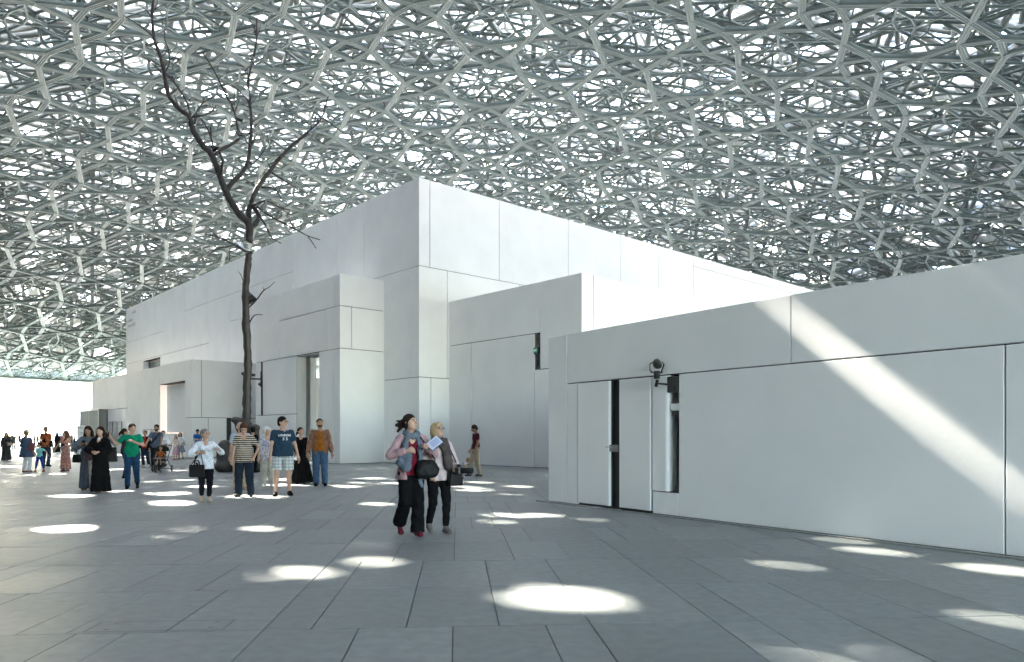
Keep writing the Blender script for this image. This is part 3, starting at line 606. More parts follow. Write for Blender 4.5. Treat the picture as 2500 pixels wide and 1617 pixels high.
for pts, w0, w1, a_, b_ in [([(1175, 695), (1240, 740), (1330, 810)], 7, 3, 1.1, .6), ([(1090, 785), (1140, 820), (1190, 850)], 6, 3, 1, 1.5), ([(1180, 690), (1185, 650), (1180, 610)], 5, 3, 1.1, 1.4),
        ([(540, 910), (590, 870), (640, 850), (690, 810), (750, 780)], 18, 7, -.7, .2), ([(690, 800), (670, 740), (660, 660), (600, 550), (540, 420), (470, 310)], 11, 4, -.1, -1.), ([(575, 1030), (590, 950), (565, 890)], 12, 9, -.6, -1.1),
        ([(410, 690), (440, 650), (470, 600), (530, 575)], 8, 3, -1, -.2), ([(400, 692), (490, 675), (530, 655), (547, 620)], 8, 3, -1, -1.9), ([(398, 680), (375, 590), (300, 480), (250, 430)], 8, 5, -1, -1.7),
        ([(245, 432), (275, 380), (272, 300), (245, 235), (242, 160)], 8, 3, -1.5, -1), ([(275, 350), (300, 340), (332, 305)], 6, 3, -1.4, -.8), ([(172, 210), (100, 150), (0, 90)], 7, 3, -2, -2.8), ([(166, 98), (140, 60), (95, 30)], 6, 3, -2, -1.6),
        ([(205, 300), (170, 275), (130, 260)], 6, 3, -1.8, -2.2), ([(225, 425), (170, 370), (110, 330)], 6, 3, -1.6, -2.2), ([(270, 575), (240, 550), (205, 535)], 6, 3, -1.3, -.8), ([(745, 1340), (785, 1310), (802, 1275), (785, 1240), (757, 1210)], 22, 14, 0, .2),
        ([(770, 1205), (850, 1175), (920, 1222), (985, 1235)], 9, 4, .1, -.6), ([(785, 1215), (860, 1270), (1000, 1340), (1090, 1390), (1160, 1410)], 9, 3, .1, .9), ([(1088, 1392), (1110, 1420), (1135, 1460)], 5, 3, .8, .6), ([(810, 1280), (850, 1340), (870, 1400), (930, 1430)], 9, 3, .1, -.8),
        ([(812, 1100), (880, 1103), (915, 1135), (930, 1170)], 8, 4, .4, 1.), ([(868, 1012), (960, 1070), (1030, 1110), (1055, 1150)], 8, 3, .6, 0), ([(722, 1480), (640, 1430), (560, 1395), (480, 1375)], 10, 4, 0, .8), ([(645, 1445), (550, 1460), (500, 1500), (450, 1540)], 7, 3, .2, -.6), ([(630, 1455), (628, 1500), (626, 1535)], 6, 3, .2, .1),
        ([(735, 990), (800, 930), (850, 850)], 7, 3, .2, .9), ([(555, 1022), (480, 1000), (405, 980)], 6, 3, -.7, -.2), ([(535, 872), (510, 780), (470, 710), (440, 670)], 7, 3, -.8, -.3), ([(742, 640), (760, 600), (790, 570)], 6, 3, .9, 1.4), ([(738, 590), (690, 540), (640, 500)], 7, 3, 1, .4), ([(790, 200), (765, 150), (740, 105)], 5, 3, 1.5, 1.9),
        ([(745, 400), (710, 395), (670, 380)], 5, 3, 1.2, .8), ([(762, 760), (800, 715), (830, 695)], 5, 2.5, .6, 1.), ([(615, 580), (608, 530), (590, 490)], 4, 2, -.5, -.9), ([(655, 620), (654, 570), (656, 535)], 4, 2, -.4, 0), ([(600, 1120), (620, 1100), (700, 1020)], 16, 14, -.2, 0)]:
    branch('branch', pts, w0*1.35, w1*1.7, a_, b_, n=7)
for pts, w0, w1 in [([(1140, 395), (1210, 330), (1275, 235), (1320, 215), (1365, 170)], 14, 6), ([(1150, 520), (1185, 460), (1225, 447), (1265, 452)], 12, 5), ([(1105, 185), (1085, 120), (1055, 75)], 11, 6), ([(1275, 237), (1272, 225), (1268, 215)], 8, 5)]:
    branch('branch', pts, w0, w1, 0, -.4, zoom=3.5, n=7, conv=Z5)
# fine twigs springing from the upper branches
tips = [(182, 60), (170, 150), (190, 260), (222, 340), (240, 400), (250, 480), (270, 560), (330, 645), (410, 750), (470, 860), (735, 480), (760, 380), (786, 220), (752, 640), (757, 720), (748, 860), (660, 660), (600, 555), (540, 425), (640, 620), (1010, 842), (1100, 772), (1150, 720), (930, 922), (870, 1000), (790, 1100), (1000, 1342), (900, 1290), (920, 1222), (560, 1396), (540, 1462), (470, 610), (530, 655), (300, 480), (345, 545), (272, 320), (690, 812), (520, 800), (860, 850)]
rt = random.Random(5)
for x, y in tips:
    for k in range(3):
        a = rt.uniform(-2.6, -.5) if y < 1180 else rt.uniform(-2.9, .6); L0 = rt.uniform(35, 100); b = a+rt.uniform(-.5, .5)
        p1 = (x+L0*.5*math.cos(a), y+L0*.5*math.sin(a)); p2 = (p1[0]+L0*.5*math.cos(b), p1[1]+L0*.5*math.sin(b)); dy_ = rt.uniform(-1.3, 1.3)
        branch('twig', [(x, y), p1, p2], 7, 3.4, -.6 if x < 600 else .4, dy_, n=5)
for cv_, tri in [(Z6, [(455, 850), (570, 862), (530, 912)]), (Z6, [(500, 1000), (560, 1032), (592, 965), (555, 955)]), (Z6, [(660, 678), (738, 655), (682, 742)]), (Z6, [(655, 770), (695, 825), (748, 790), (690, 760)]), (Z6, [(1090, 785), (1132, 750), (1137, 822)]), (Z6, [(690, 402), (738, 440), (745, 388)]), (Z6, [(735, 340), (768, 380), (776, 330)]),
                 (Z6, [(250, 430), (302, 478), (306, 425)]), (Z6, [(732, 940), (765, 962), (740, 1000)]), (Z6, [(655, 1428), (718, 1468), (690, 1418)]), (Z5, [(1142, 250), (1222, 322), (1146, 372)]), (Z6, [(690, 540), (738, 590), (738, 520)]), (Z6, [(1168, 690), (1205, 708), (1185, 665)]), (Z6, [(810, 1200), (850, 1180), (830, 1260)]), (Z6, [(375, 570), (400, 610), (400, 520)]), (Z6, [(840, 1330), (862, 1390), (855, 1310)])]:
    mb = MB(); ps = []
    for i, q_ in enumerate(tri): p = at(*cv_(*q_), TY-.5+.35*i)-TO; ps.append(p)
    nrm = (ps[1]-ps[0]).cross(ps[2]-ps[0]).normalized()*.012; n = len(ps)
    mb.add([tuple(p-nrm) for p in ps]+[tuple(p+nrm) for p in ps], [tuple(range(n-1, -1, -1)), tuple(range(n, 2*n))]+[(i, (i+1) % n, n+(i+1) % n, n+i) for i in range(n)])
    mb.build('mirror_plate', M_mirror, tree)
# ------------------------------------------------------------------ smooth solids from distance fields
def surf_nets(d, lo, h):
    s = d < 0; nx, ny, nz = d.shape
    c = np.zeros((nx-1, ny-1, nz-1), np.int8)
    for i in (0, 1):
        for j in (0, 1):
            for k in (0, 1): c += s[i:nx-1+i, j:ny-1+j, k:nz-1+k]
    act = (c > 0) & (c < 8); idx = np.full(act.shape, -1, np.int32); I = np.argwhere(act)
    if len(I) == 0: return np.zeros((0, 3)), np.zeros((0, 4), int)
    idx[act] = np.arange(len(I)); acc = np.zeros((len(I), 3)); cnt = np.zeros(len(I))
    co = [(i, j, k) for i in (0, 1) for j in (0, 1) for k in (0, 1)]
    for a in range(8):
        for b in range(a+1, 8):
            A_, B_ = np.array(co[a]), np.array(co[b])
            if abs(A_-B_).sum() != 1: continue
            da = d[I[:, 0]+A_[0], I[:, 1]+A_[1], I[:, 2]+A_[2]]; db = d[I[:, 0]+B_[0], I[:, 1]+B_[1], I[:, 2]+B_[2]]
            m = (da < 0) != (db < 0); t = np.where(m, da/np.where(m, da-db, 1), 0)
            acc += np.where(m[:, None], A_+(B_-A_)*t[:, None], 0); cnt += m
    V = (I+acc/cnt[:, None])*h+lo; Q = []
    for ax in range(3):
        o1, o2 = [(1, 2), (2, 0), (0, 1)][ax]
        sl0 = [slice(None)]*3; sl1 = [slice(None)]*3; sl0[ax] = slice(0, -1); sl1[ax] = slice(1, None)
        A_, B_ = s[tuple(sl0)], s[tuple(sl1)]; E_ = np.argwhere(A_ != B_)
        ok = (E_[:, o1] > 0) & (E_[:, o2] > 0) & (E_[:, o1] < d.shape[o1]-1) & (E_[:, o2] < d.shape[o2]-1); E_ = E_[ok]
        def cell(p, q): e = E_.copy(); e[:, o1] += p; e[:, o2] += q; return idx[e[:, 0], e[:, 1], e[:, 2]]
        q = np.stack([cell(-1, -1), cell(0, -1), cell(0, 0), cell(-1, 0)], 1); fl = ~A_[E_[:, 0], E_[:, 1], E_[:, 2]]; q[fl] = q[fl][:, ::-1]; Q.append(q)
    return V, np.concatenate(Q)
class Frame:
    def __init__(s, piv=(0, 0, 0), Rm=None, par=None): s.p = np.array(piv, float); s.R = np.eye(3) if Rm is None else np.array(Rm); s.par = par
    def pt(s, q): q = s.R@(np.array(q, float)-s.p)+s.p; return s.par.pt(q) if s.par else q
    def rot(s): return s.par.rot()@s.R if s.par else s.R
ID = Frame()
class Field:
    def __init__(s, h): s.h = h; s.ops = []; s.wr = 0; s.wf = 1.
    def cone(s, a, b, ra, rb, k=.02, fr=ID, sub=False, flat=False): s.ops.append(('c', fr.pt(a), fr.pt(b), ra, rb, k, sub, flat)); return s
    def ell(s, c, r, k=.03, fr=ID, sub=False): s.ops.append(('e', fr.pt(c), np.array(r, float), fr.rot(), 0, k, sub)); return s
    def clip(s, p, n, fr=ID): n = fr.rot()@np.array(n, float); s.ops.append(('p', fr.pt(p), n/np.linalg.norm(n), 0, 0, 0, True)); return s
    def skirt(s, c1, c0, r1, r0, n=9, amp=.02, k=.03, pw=1.): s.ops.append(('s', np.array(c1, float), np.array(c0, float), r1, r0, k, False, n, amp, pw)); return s
    def wrinkle(s, a, f=1.): s.wr = a; s.wf = f; return s
    def mesh(s):
        lo = np.full(3, 1e9); hi = -lo; bb = []
        for o in s.ops:
            if o[0] == 'c': l, u = np.minimum(o[1]-o[3], o[2]-o[4]), np.maximum(o[1]+o[3], o[2]+o[4])
            elif o[0] == 'e': e = np.sqrt((o[3]**2)@(o[2]**2)); l, u = o[1]-e, o[1]+e
            elif o[0] == 's': rm = max(max(o[3]), max(o[4]))*1.25+.02; l, u = np.minimum(o[1], o[2])-[rm, rm, 0], np.maximum(o[1], o[2])+[rm, rm, 0]
            else: bb.append(None); continue
            bb.append((l, u))
            if not o[6]: lo = np.minimum(lo, l); hi = np.maximum(hi, u)
        h = s.h; lo = lo-3*h-s.wr; hi = hi+3*h+s.wr; n = np.ceil((hi-lo)/h).astype(int)+1
        ax = [np.float32(lo[i]+h*np.arange(n[i])) for i in range(3)]; d = np.full(n, 1., np.float32)
        for o, b in zip(s.ops, bb):
            m = max(o[5], 3*h)+.01
            if b is None: sl = (slice(None),)*3
            else: sl = tuple(slice(max(0, int((b[0][i]-m-lo[i])/h)), min(n[i], int((b[1][i]+m-lo[i])/h)+2)) for i in range(3))
            X, Y, Z = np.meshgrid(ax[0][sl[0]], ax[1][sl[1]], ax[2][sl[2]], indexing='ij', sparse=True)
            if o[0] == 'c':
                a, bb_ = o[1], o[2]; ab = bb_-a; L2 = max(ab@ab, 1e-9)
                t = np.clip(((X-a[0])*ab[0]+(Y-a[1])*ab[1]+(Z-a[2])*ab[2])/L2, 0, 1)
                f = np.sqrt((X-a[0]-t*ab[0])**2+(Y-a[1]-t*ab[1])**2+(Z-a[2]-t*ab[2])**2)-(o[3]+(o[4]-o[3])*t)
                if o[7]: hn = ab/math.sqrt(L2); f = np.maximum(f, (X-bb_[0])*hn[0]+(Y-bb_[1])*hn[1]+(Z-bb_[2])*hn[2])
            elif o[0] == 'e':
                c, r, Rm = o[1], o[2], o[3]; x, y, z = X-c[0], Y-c[1], Z-c[2]
                q = [x*Rm[0, i]+y*Rm[1, i]+z*Rm[2, i] for i in range(3)]
                k0 = np.sqrt(sum((q[i]/r[i])**2 for i in range(3))); k1 = np.sqrt(sum((q[i]/r[i]**2)**2 for i in range(3)))
                f = k0*(k0-1)/np.maximum(k1, 1e-6)
            elif o[0] == 's':
                c1, c0 = o[1], o[2]; t = np.clip((c1[2]-Z)/(c1[2]-c0[2]), 0, 1); tp = t**o[9]
                rx = o[3][0]+(o[4][0]-o[3][0])*tp; ry = o[3][1]+(o[4][1]-o[3][1])*tp
                x, y = X-(c1[0]+(c0[0]-c1[0])*t), Y-(c1[1]+(c0[1]-c1[1])*t); th = np.arctan2(y, x)
                f = (np.sqrt((x/rx)**2+(y/ry)**2)-1)*np.minimum(rx, ry)-o[8]*t*(np.sin(o[7]*th)+.5*np.sin((o[7]*2-3)*th+1.3))
                f = np.maximum(f, np.maximum(Z-c1[2], c0[2]-Z))
            else: f = (X-o[1][0])*o[2][0]+(Y-o[1][1])*o[2][1]+(Z-o[1][2])*o[2][2]
            D = d[sl]
            if o[6]: d[sl] = np.maximum(D, -f if o[0] != 'p' else f)
            else:
                k = o[5]; e = np.clip(.5+.5*(D-f)/k, 0, 1); d[sl] = D*(1-e)+f*e-k*e*(1-e)
        if s.wr:
            X, Y, Z = np.meshgrid(*ax, indexing='ij', sparse=True); w_ = s.wf*1.5
            d += s.wr*(np.sin(31*w_*X+19*w_*Z+3*np.sin(11*w_*Y))*.5+np.sin(23*w_*Z-17*w_*Y+2*np.sin(13*w_*X))*.5+.4*np.sin(53*w_*X-41*w_*Z+29*w_*Y))
        return surf_nets(d, lo, h)
def solid(name, fld, m, parent, scale=1., zs=None):
    V, Q = fld.mesh(); return np_mesh(name, V*scale, Q, m, parent, True)
# boulders at the foot of the tree
bf = Field(.05)
def lump(u, v, rx, ry, rz, dy=0., rot=0.): p = at(u, v, TY+dy)-TO; bf.ell(tuple(p), (rx, ry, rz), .14, Frame(tuple(p), np.array(RY(rot))))
lump(583, 1028, .30, .32, .15, 0, .25); lump(588, 1042, .22, .28, .2, 0); lump(617, 1046, .27, .3, .16, .1, -.2); lump(618, 1068, .25, .34, .5, .1)
lump(599, 1080, .26, .3, .9, .1); lump(548, 1100, .30, .36, .42, -.1, .2); lump(552, 1122, .34, .4, .4, -.1); lump(548, 1140, .36, .42, .26, -.3, .1); lump(575, 1135, .5, .45, .3, -.2); lump(622, 1125, .32, .4, .6, 0); lump(628, 1142, .34, .4, .25, -.1)
bf.clip((0, 0, .004), (0, 0, -1)).wrinkle(.02, .12); solid('boulder_base', bf, M_bronze, tree)
# ------------------------------------------------------------------ people
SKIN = {k: mat('skin_'+k, c, .5, var=.10, vscale=25) for k, c in (('fair', (.52, .32, .235)), ('tan', (.36, .20, .13)), ('brown', (.22, .115, .07)))}
M_eye = mat('eye_dark', (.02, .015, .012), .3); M_lip = mat('lips', (.34, .12, .10), .5); M_brow = mat('brow', (.05, .035, .025), .8)
_fab = {}
def fab(c, rough=.85):
    if not isinstance(c, tuple): return c
    if c not in _fab: _fab[c] = mat('fabric', c, rough, bump=.55, bscale=22, var=.18, vscale=9, spec=.12)
    return _fab[c]
def ik(a, c, l1, l2, hint):
    a, c = np.array(a, float), np.array(c, float); v = c-a; L = np.linalg.norm(v); mx = (l1+l2)*.998
    if L > mx: c = a+v/L*mx; v = c-a; L = mx
    x = (l1*l1-l2*l2+L*L)/(2*L); hgt = math.sqrt(max(l1*l1-x*x, 0)); n = v/L; hv = np.array(hint, float); hv = hv-n*(hv@n); hv /= max(np.linalg.norm(hv), 1e-6)
    return a+n*x+hv*hgt, c
def finger_mesh(mb, wrist, d, n, side, curl, g):
    d = Vector(d).normalized(); n = Vector(n); n = (n-d*n.dot(d)).normalized(); s = d.cross(n); w0 = Vector(wrist)
    for i, (o, l) in enumerate(((-.03, .068), (-.010, .078), (.011, .073), (.030, .055))):
        b = w0+d*.085+s*o; d1 = (d*math.cos(curl)+n*math.sin(curl)); d2 = (d*math.cos(curl*2.1)+n*math.sin(curl*2.1))
        m_ = b+d1*l*.55; e = m_+d2*l*.5; mb.tube([tuple((b-d*.02)*g), tuple(m_*g), tuple(e*g)], [.0095*g, .009*g, .007*g], 5)
    b = w0+d*.03+s*(.03*side); t1 = (d*.7+s*.6*side+n*.3).normalized(); m_ = b+t1*.04; mb.tube([tuple((b-t1*.01)*g), tuple(m_*g), tuple((m_+(d*.85+n*.4).normalized()*.032)*g)], [.012*g, .0105*g, .008*g], 5)
ALLP = []
def person(label, u, v, H, hd, group=None, skin='fair', sex='f', bw=1., dp=1., belly=0., lean=0., twist=0., yaw=0., pitch=0., roll=0., hands=(None, None), feet=(None, None), curl=(.35, .35), elb=((-.4, .6, -.3), (.4, .6, -.3)), hs=1.1,
           hair='short', haircol=(.03, .02, .015), wear=(), beard=None, glasses=False, vox=None, pos=None, name='person', sit=None, hat=None):
    p0 = G(u, v) if pos is None else Vector(pos); g = H/1.7; far = p0.y > 50
    h = (vox or (.0125 if p0.y < 14 else .015 if p0.y < 25 else .018 if p0.y < 50 else .03))/g
    h = max(h, .0105)
    T = Frame((0, 0, .95), np.array(RX(R(lean)) @ RZ(R(twist)))); Hd = Frame((0, .005, 1.475), np.array(RZ(R(yaw)) @ RX(R(pitch)) @ RY(R(roll))), T)
    hipw = .085*min(bw, 1.15)
    sh = [T.pt((x*.172*(.9+.1*bw)*(1 if sex == 'm' else .90), .0, 1.372)) for x in (-1, 1)]
    hp = [np.array([x*hipw, 0, .90]) for x in (-1, 1)]
    EL, WR, KN, AN = [], [], [], []
    for i in (0, 1):
        hnd = hands[i] if hands[i] is not None else ((-.245, -.06, .83) if i == 0 else (.245, -.06, .83))
        hnd = np.array(hnd, float)*[1+(bw-1)*.8, 1, 1] if hands[i] is None else np.array(hnd, float)
        e, c = ik(sh[i], hnd, .285, .255, elb[i]); EL.append(e); WR.append(c)
        ft = feet[i] if feet[i] is not None else ((-1 if i == 0 else 1)*.095*min(bw, 1.2), .01, .08)
        k, a = ik(hp[i], ft, .42, .41, (0, -1, 0)); KN.append(k); AN.append(a)
    lk_ = .8 if any(x[0] == 'trousers' and dict(x[2]).get('len', 2.) > 1.5 for x in wear if len(x) > 2) else 1.   # slimmer under trousers
    # bare body, one continuous surface
    b = Field(h)
    b.ell((0, 0, .94), (.145*bw, .10*dp, .11), .05, T).ell((0, .0, 1.1), (.12*bw, .085*dp, .15), .06, T).ell((0, 0, 1.28), (.145*bw, .095*dp, .15), .06, T).cone(T.pt((-.13, 0, 1.37)), T.pt((.13, 0, 1.37)), .042, .042, .05)
    nk = Hd.pt((0, .01, 1.50)); b.cone(T.pt((0, .015, 1.38)), nk, .058 if sex == 'm' else .05, .05 if sex == 'm' else .043, .03)
    q = lambda p: tuple(np.array([0, 0, 1.475])+(np.array(p)-[0, 0, 1.475])*hs)
    E = lambda c, r, k=.02, sub=False: b.ell(q(c), np.array(r)*hs, k, Hd, sub)
    E((0, .012, 1.605), (.073, .090, .090)); E((0, -.022, 1.565), (.06, .066, .082), .03); E((0, -.04, 1.525), (.042, .042, .036), .03)
    b.cone(q((0, -.086, 1.592)), q((0, -.108, 1.566)), .010*hs, .014*hs, .014, Hd)
    for x in (-1, 1): E((x*.074, .012, 1.578), (.010, .020, .030), .008); E((x*.031, -.095, 1.597), (.016, .014, .011), .01, True)
    for i in (0, 1):
        b.cone(sh[i], EL[i], .047 if sex == 'm' else .041, .038 if sex == 'm' else .034, .03); b.cone(EL[i], WR[i], .038 if sex == 'm' else .034, .025, .015)
        b.cone(hp[i], KN[i], .078*lk_, .052*lk_, .04); b.cone(KN[i]+[0, .01, -.02], AN[i], .054*lk_, .037*lk_, .02); b.ell(KN[i]*.62+AN[i]*.38+[0, .022*lk_, 0], (.05*lk_, .048*lk_, .11), .03)
        d = WR[i]-EL[i]; d /= np.linalg.norm(d); b.cone(WR[i], WR[i]+d*.075, .028, .034, .015)
    V, Q = b.mesh(); mb = MB()
    if not far:
        for i in (0, 1):
            d = WR[i]-EL[i]; n = np.array([.0, -.35, 0])+(np.array([.9, 0, 0]) if i == 0 else np.array([-.9, 0, 0])); finger_mesh(mb, WR[i], d, n, 1 if i == 0 else -1, curl[i], g)
    me_v = [tuple(x) for x in V*g]; mb2 = MB(); mb2.v = me_v; mb2.f = [tuple(int(i) for i in f) for f in Q]; mb2.add(mb.v, mb.f)
    o = mb2.build(name, SKIN[skin], None, True); o.location = p0; o.rotation_euler = (0, 0, R(hd)); tag(o, label, 'person', group); ALLP.append(o)
    def put(nm, fl, m, smooth=True): V, Q = fl.mesh(); return np_mesh(nm, V*g, Q, fab(m), o, True) if len(Q) else None
    hp_ = lambda p: tuple(Hd.pt(q(p))*g)
    # face
    if not far:
        for x in (-1, 1):
            MB().lathe([(.0001, -.008), (.006, -.004), (.0075, 0), (.006, .004), (.0001, .008)], hp_((x*.031, -.082, 1.597)), 6, sx=g*1.3, sy=g).build('eye', M_eye, o, True)
            MB().tube([hp_((x*.018, -.090, 1.616)), hp_((x*.033, -.089, 1.620)), hp_((x*.048, -.078, 1.615))], .0042*g, 5).build('eyebrow', M_brow, o, True)
        MB().tube([hp_((-.023, -.084, 1.538)), hp_((-.008, -.090, 1.540)), hp_((.008, -.090, 1.540)), hp_((.023, -.084, 1.538))], [.003*g, .0055*g, .0055*g, .003*g], 6).build('mouth', M_lip, o, True)
    if glasses:
        mb = MB()
        for x in (-1, 1):
            mb.tube([hp_((x*.033+.023*math.cos(a), -.098, 1.595+.017*math.sin(a))) for a in np.linspace(0, 2*math.pi, 11)], .0028*g, 5)
            mb.tube([hp_((x*.056, -.096, 1.60)), hp_((x*.078, .0, 1.60))], .0025*g, 5)
        mb.tube([hp_((-.01, -.10, 1.597)), hp_((.01, -.10, 1.597))], .0025*g, 5); mb.build('glasses', M_black, o, True)
    # hair
    if hair:
        f = Field(max(h*.85, .0095)); C = lambda a, b_, ra, rb, k=.02: f.cone(q(a), q(b_), ra*hs, rb*hs, k, Hd); EE = lambda c, r, k=.02, sub=False: f.ell(q(c), np.array(r)*hs, k, Hd, sub)
        EE((0, .018, 1.618), (.081, .094, .090))
        if hair in ('short', 'bob', 'curly'): EE((0, .045, 1.57), (.076, .066, .075))
        if hair == 'bob': EE((-.055, .02, 1.555), (.035, .07, .075)); EE((.055, .02, 1.555), (.035, .07, .075)); EE((0, -.05, 1.665), (.065, .045, .035))
        if hair == 'curly': EE((-.06, .03, 1.6), (.05, .08, .09)); EE((.06, .03, 1.6), (.05, .08, .09)); EE((0, .05, 1.63), (.08, .08, .09))
        if hair in ('long', 'veil'):
            EE((0, .05, 1.56), (.08, .07, .1))
            for x in (-1, 1): C((x*.065, .02, 1.60), (x*.085, .03, 1.46), .034, .04); C((x*.085, .03, 1.46), (x*.105, -.055 if hair == 'long' else .02, 1.30), .04, .028)
            C((0, .07, 1.55), (0, .10, 1.33), .07, .055)
        if hair == 'tail': EE((0, .04, 1.58), (.074, .07, .075)); C((0, .105, 1.60), (-.02, .15, 1.54), .035, .03); C((-.02, .15, 1.54), (-.05, .17, 1.47), .028, .012)
        if hair == 'messy':
            EE((0, .04, 1.58), (.078, .075, .08)); C((-.03, .10, 1.60), (-.09, .16, 1.58), .035, .022); C((-.04, .11, 1.57), (-.07, .17, 1.50), .03, .014); C((-.05, .1, 1.62), (-.11, .13, 1.63), .022, .01); C((-.07, .0, 1.56), (-.08, .03, 1.48), .02, .008)
        if hair == 'balding': f = Field(max(h, .0095)); EE((0, .03, 1.58), (.080, .085, .06))
        EE((0, -.085, 1.560), (.062 if hair != 'long' else .056, .075, .083), .02, True); EE((0, -.02, 1.50), (.055, .09, .07), .02, True) if hair in ('short', 'bob', 'balding') else None
        f.wrinkle(.0022, 2.2); put('hair', f, haircol)
    if beard:
        f = Field(max(h*.8, .009)); f.ell(q((0, -.030, 1.530)), np.array((.058, .062, .052))*hs, .02, Hd).ell(q((0, -.05, 1.575)), np.array((.052, .06, .036))*hs, .02, Hd, True).ell(q((0, -.092, 1.541)), np.array((.02, .02, .006))*hs, .02, Hd, True); put('beard', f, beard)
    if hat:
        f = Field(max(h, .012)); f.ell(q((0, .01, 1.645)), np.array((.092, .105, .085))*hs, .02, Hd).ell(q((0, .01, 1.625)), np.array((.155, .165, .018))*hs, .02, Hd); f.clip(q((0, 0, 1.612)), (0, 0, -1), Hd); put('hat', f, hat)
    # clothes
    for wset in wear:
        kind, col = wset[0], wset[1]; w_ = dict(wset[2]) if len(wset) > 2 else {}; e = w_.get('e', .012); f = Field(h)
        if kind in ('top', 'jacket'):
            sl_ = w_.get('sleeve', .6); hem = w_.get('hem', .88); nm = w_.get('name', 'shirt' if kind == 'top' else 'jacket')
            f.ell((0, 0, .95), (.152*bw+e, .108*dp+e, .12), .05, T).ell((0, 0, 1.1), ((.127+.0*belly)*bw+e, .092*dp+e, .17), .07, T).ell((0, 0, 1.28), (.142*bw+e, .102*dp+e, .14), .05, T)
            f.cone((-.125, 0, 1.366), (.125, 0, 1.366), .044+e*.5, .044+e*.5, .05, T)
            if belly: f.ell((0, -.045*belly, 1.06), (.145*bw+e, .12*dp+.03*belly, .15), .07, T)
            if sex == 'f':
                for x in (-1, 1): f.ell((x*.068, -.075, 1.255), (.062+e*.5, .055+e*.5, .06), .04, T)
            if hem < .84: f.skirt(T.pt((0, 0, .98)), (0, 0, hem), (.15*bw+e, .11*dp+e), w_.get('flare', (.20*bw, .15*dp)), 7, w_.get('amp', .012), .05)
            elif lean < 30: f.skirt(T.pt((0, -.02*belly, 1.06)), (0, -.01*belly, hem-.01), (.14*bw+e, (.10+.02*belly)*dp+e), (.158*bw+e, (.112+.015*belly)*dp+e), 5, .004, .05)
            for i in (0, 1):
                r0, r1 = (.053 if sex == 'm' else .045)+e*.7, .042+e*w_.get('loose', 1.)*.9
                t = min(sl_, 1.)
                if t > 0: f.cone(sh[i], sh[i]+(EL[i]-sh[i])*t, r0, r0+(r1-r0)*t, .035, flat=sl_ <= 1)
                if sl_ > 1: t = min(sl_-1, .97); f.cone(EL[i], EL[i]+(WR[i]-EL[i])*t, r1, (.036-.006*t)+e*w_.get('cuff', w_.get('loose', 1.)), .02, flat=True)
            f.clip((0, 0, hem+.0), (0, 0, -1), T if hem > .84 else ID)
            if sl_ <= 1:
                pass
            nk_ = w_.get('neck', .0)
            f.ell((0, -.01, 1.468-nk_*.1), (.064+nk_*.08, .075+nk_*.05, .06+nk_), .02, T, True)
            if nk_ > .02: f.ell((0, -.10, 1.42-nk_*.5), (.045+nk_*.2, .09, .05+nk_*.9), .02, T, True)
            if kind == 'jacket':
                op = w_.get('open', .075); f.ell((0, -.16, 1.10), (op, .14, .40), .02, T, True); f.ell((0, -.14, .9), (op*1.2, .12, .25), .02, T, True)
            f.wrinkle(w_.get('wr', .0052)); put(nm, f, col)
        elif kind == 'trousers':
            lg = w_.get('len', 2.); hemr = w_.get('hem', .058)
            f.ell((0, 0, .945), (.152*bw+e*.6, .108*dp+e*.6, .115), .05)
            if sex == 'f' or True: f.ell((0, .03, .90), (.14*bw, .10*dp, .10), .05)
            for i in (0, 1):
                t = min(lg, 1.); kr = w_.get('knee', .060)+e; f.cone(hp[i]*[1, 1, 1]+[0, .0, .02], hp[i]+(KN[i]-hp[i])*t, .092*(.6+.4*bw)+e, .092+e+(kr-.092-e)*t if lg >= 1 else w_.get('shortr', .10), .04 if lg >= 1 else .02, flat=lg < 1)
                if lg > 1: t = min(lg-1, 1.); f.cone(KN[i], KN[i]+(AN[i]-KN[i])*t+[0, .008, -.03 if lg >= 2 else 0], kr, hemr, .02, flat=True)
            f.clip((0, 0, 1.03), (0, 0, 1))
            if lg < 1: f.ell((0, -.02, .58), (.03, .3, .22), .02, sub=True)
            f.clip((0, 0, .022), (0, 0, -1)); f.wrinkle(w_.get('wr', .0052), 1.1); put('trousers' if lg > 1 else 'shorts', f, col)
        elif kind in ('skirt', 'dress'):
            z1, z0 = w_.get('top', 1.0), w_.get('hemz', .06); mid_ = (AN[0]+AN[1])/2
            f.skirt((0, 0, z1), (mid_[0]*.7, mid_[1]*.7, z0), w_.get('r1', (.15*bw, .115*dp)), w_.get('r0', (.24, .2)), w_.get('n', 8), w_.get('amp', .018), .04, w_.get('pw', 1.))
            f.wrinkle(w_.get('wr', .005)); put('skirt', f, col)
        elif kind == 'shoes':
            for i in (0, 1):
                f = Field(max(h*.8, .009)); a = AN[i]; up = max(a[2]-.08, 0); dr = np.array([(-.12 if i == 0 else .12)*w_.get('out', .6), -1, 0]); dr /= np.linalg.norm(dr)
                toe = a+dr*.125; toe[2] = max(.03, a[2]-.05-min(up*1.6, .16)); 
                if w_.get('toeup', (0, 0))[i]: toe[2] = a[2]+.02
                heel = a-dr*.055; heel[2] = a[2]-.045
                f.cone(heel, toe, .038, .034, .02).cone(a*1., a+dr*.06+[0, 0, -.035], .040*w_.get('ank', 1.), .04, .02).cone(toe-dr*.03, toe+dr*.012, .038, .028, .02)
                f.clip((0, 0, max(0.002, min(toe[2], heel[2])-.032)), (0, 0, -1)); put('shoe', f, col)
        elif kind == 'scarf':
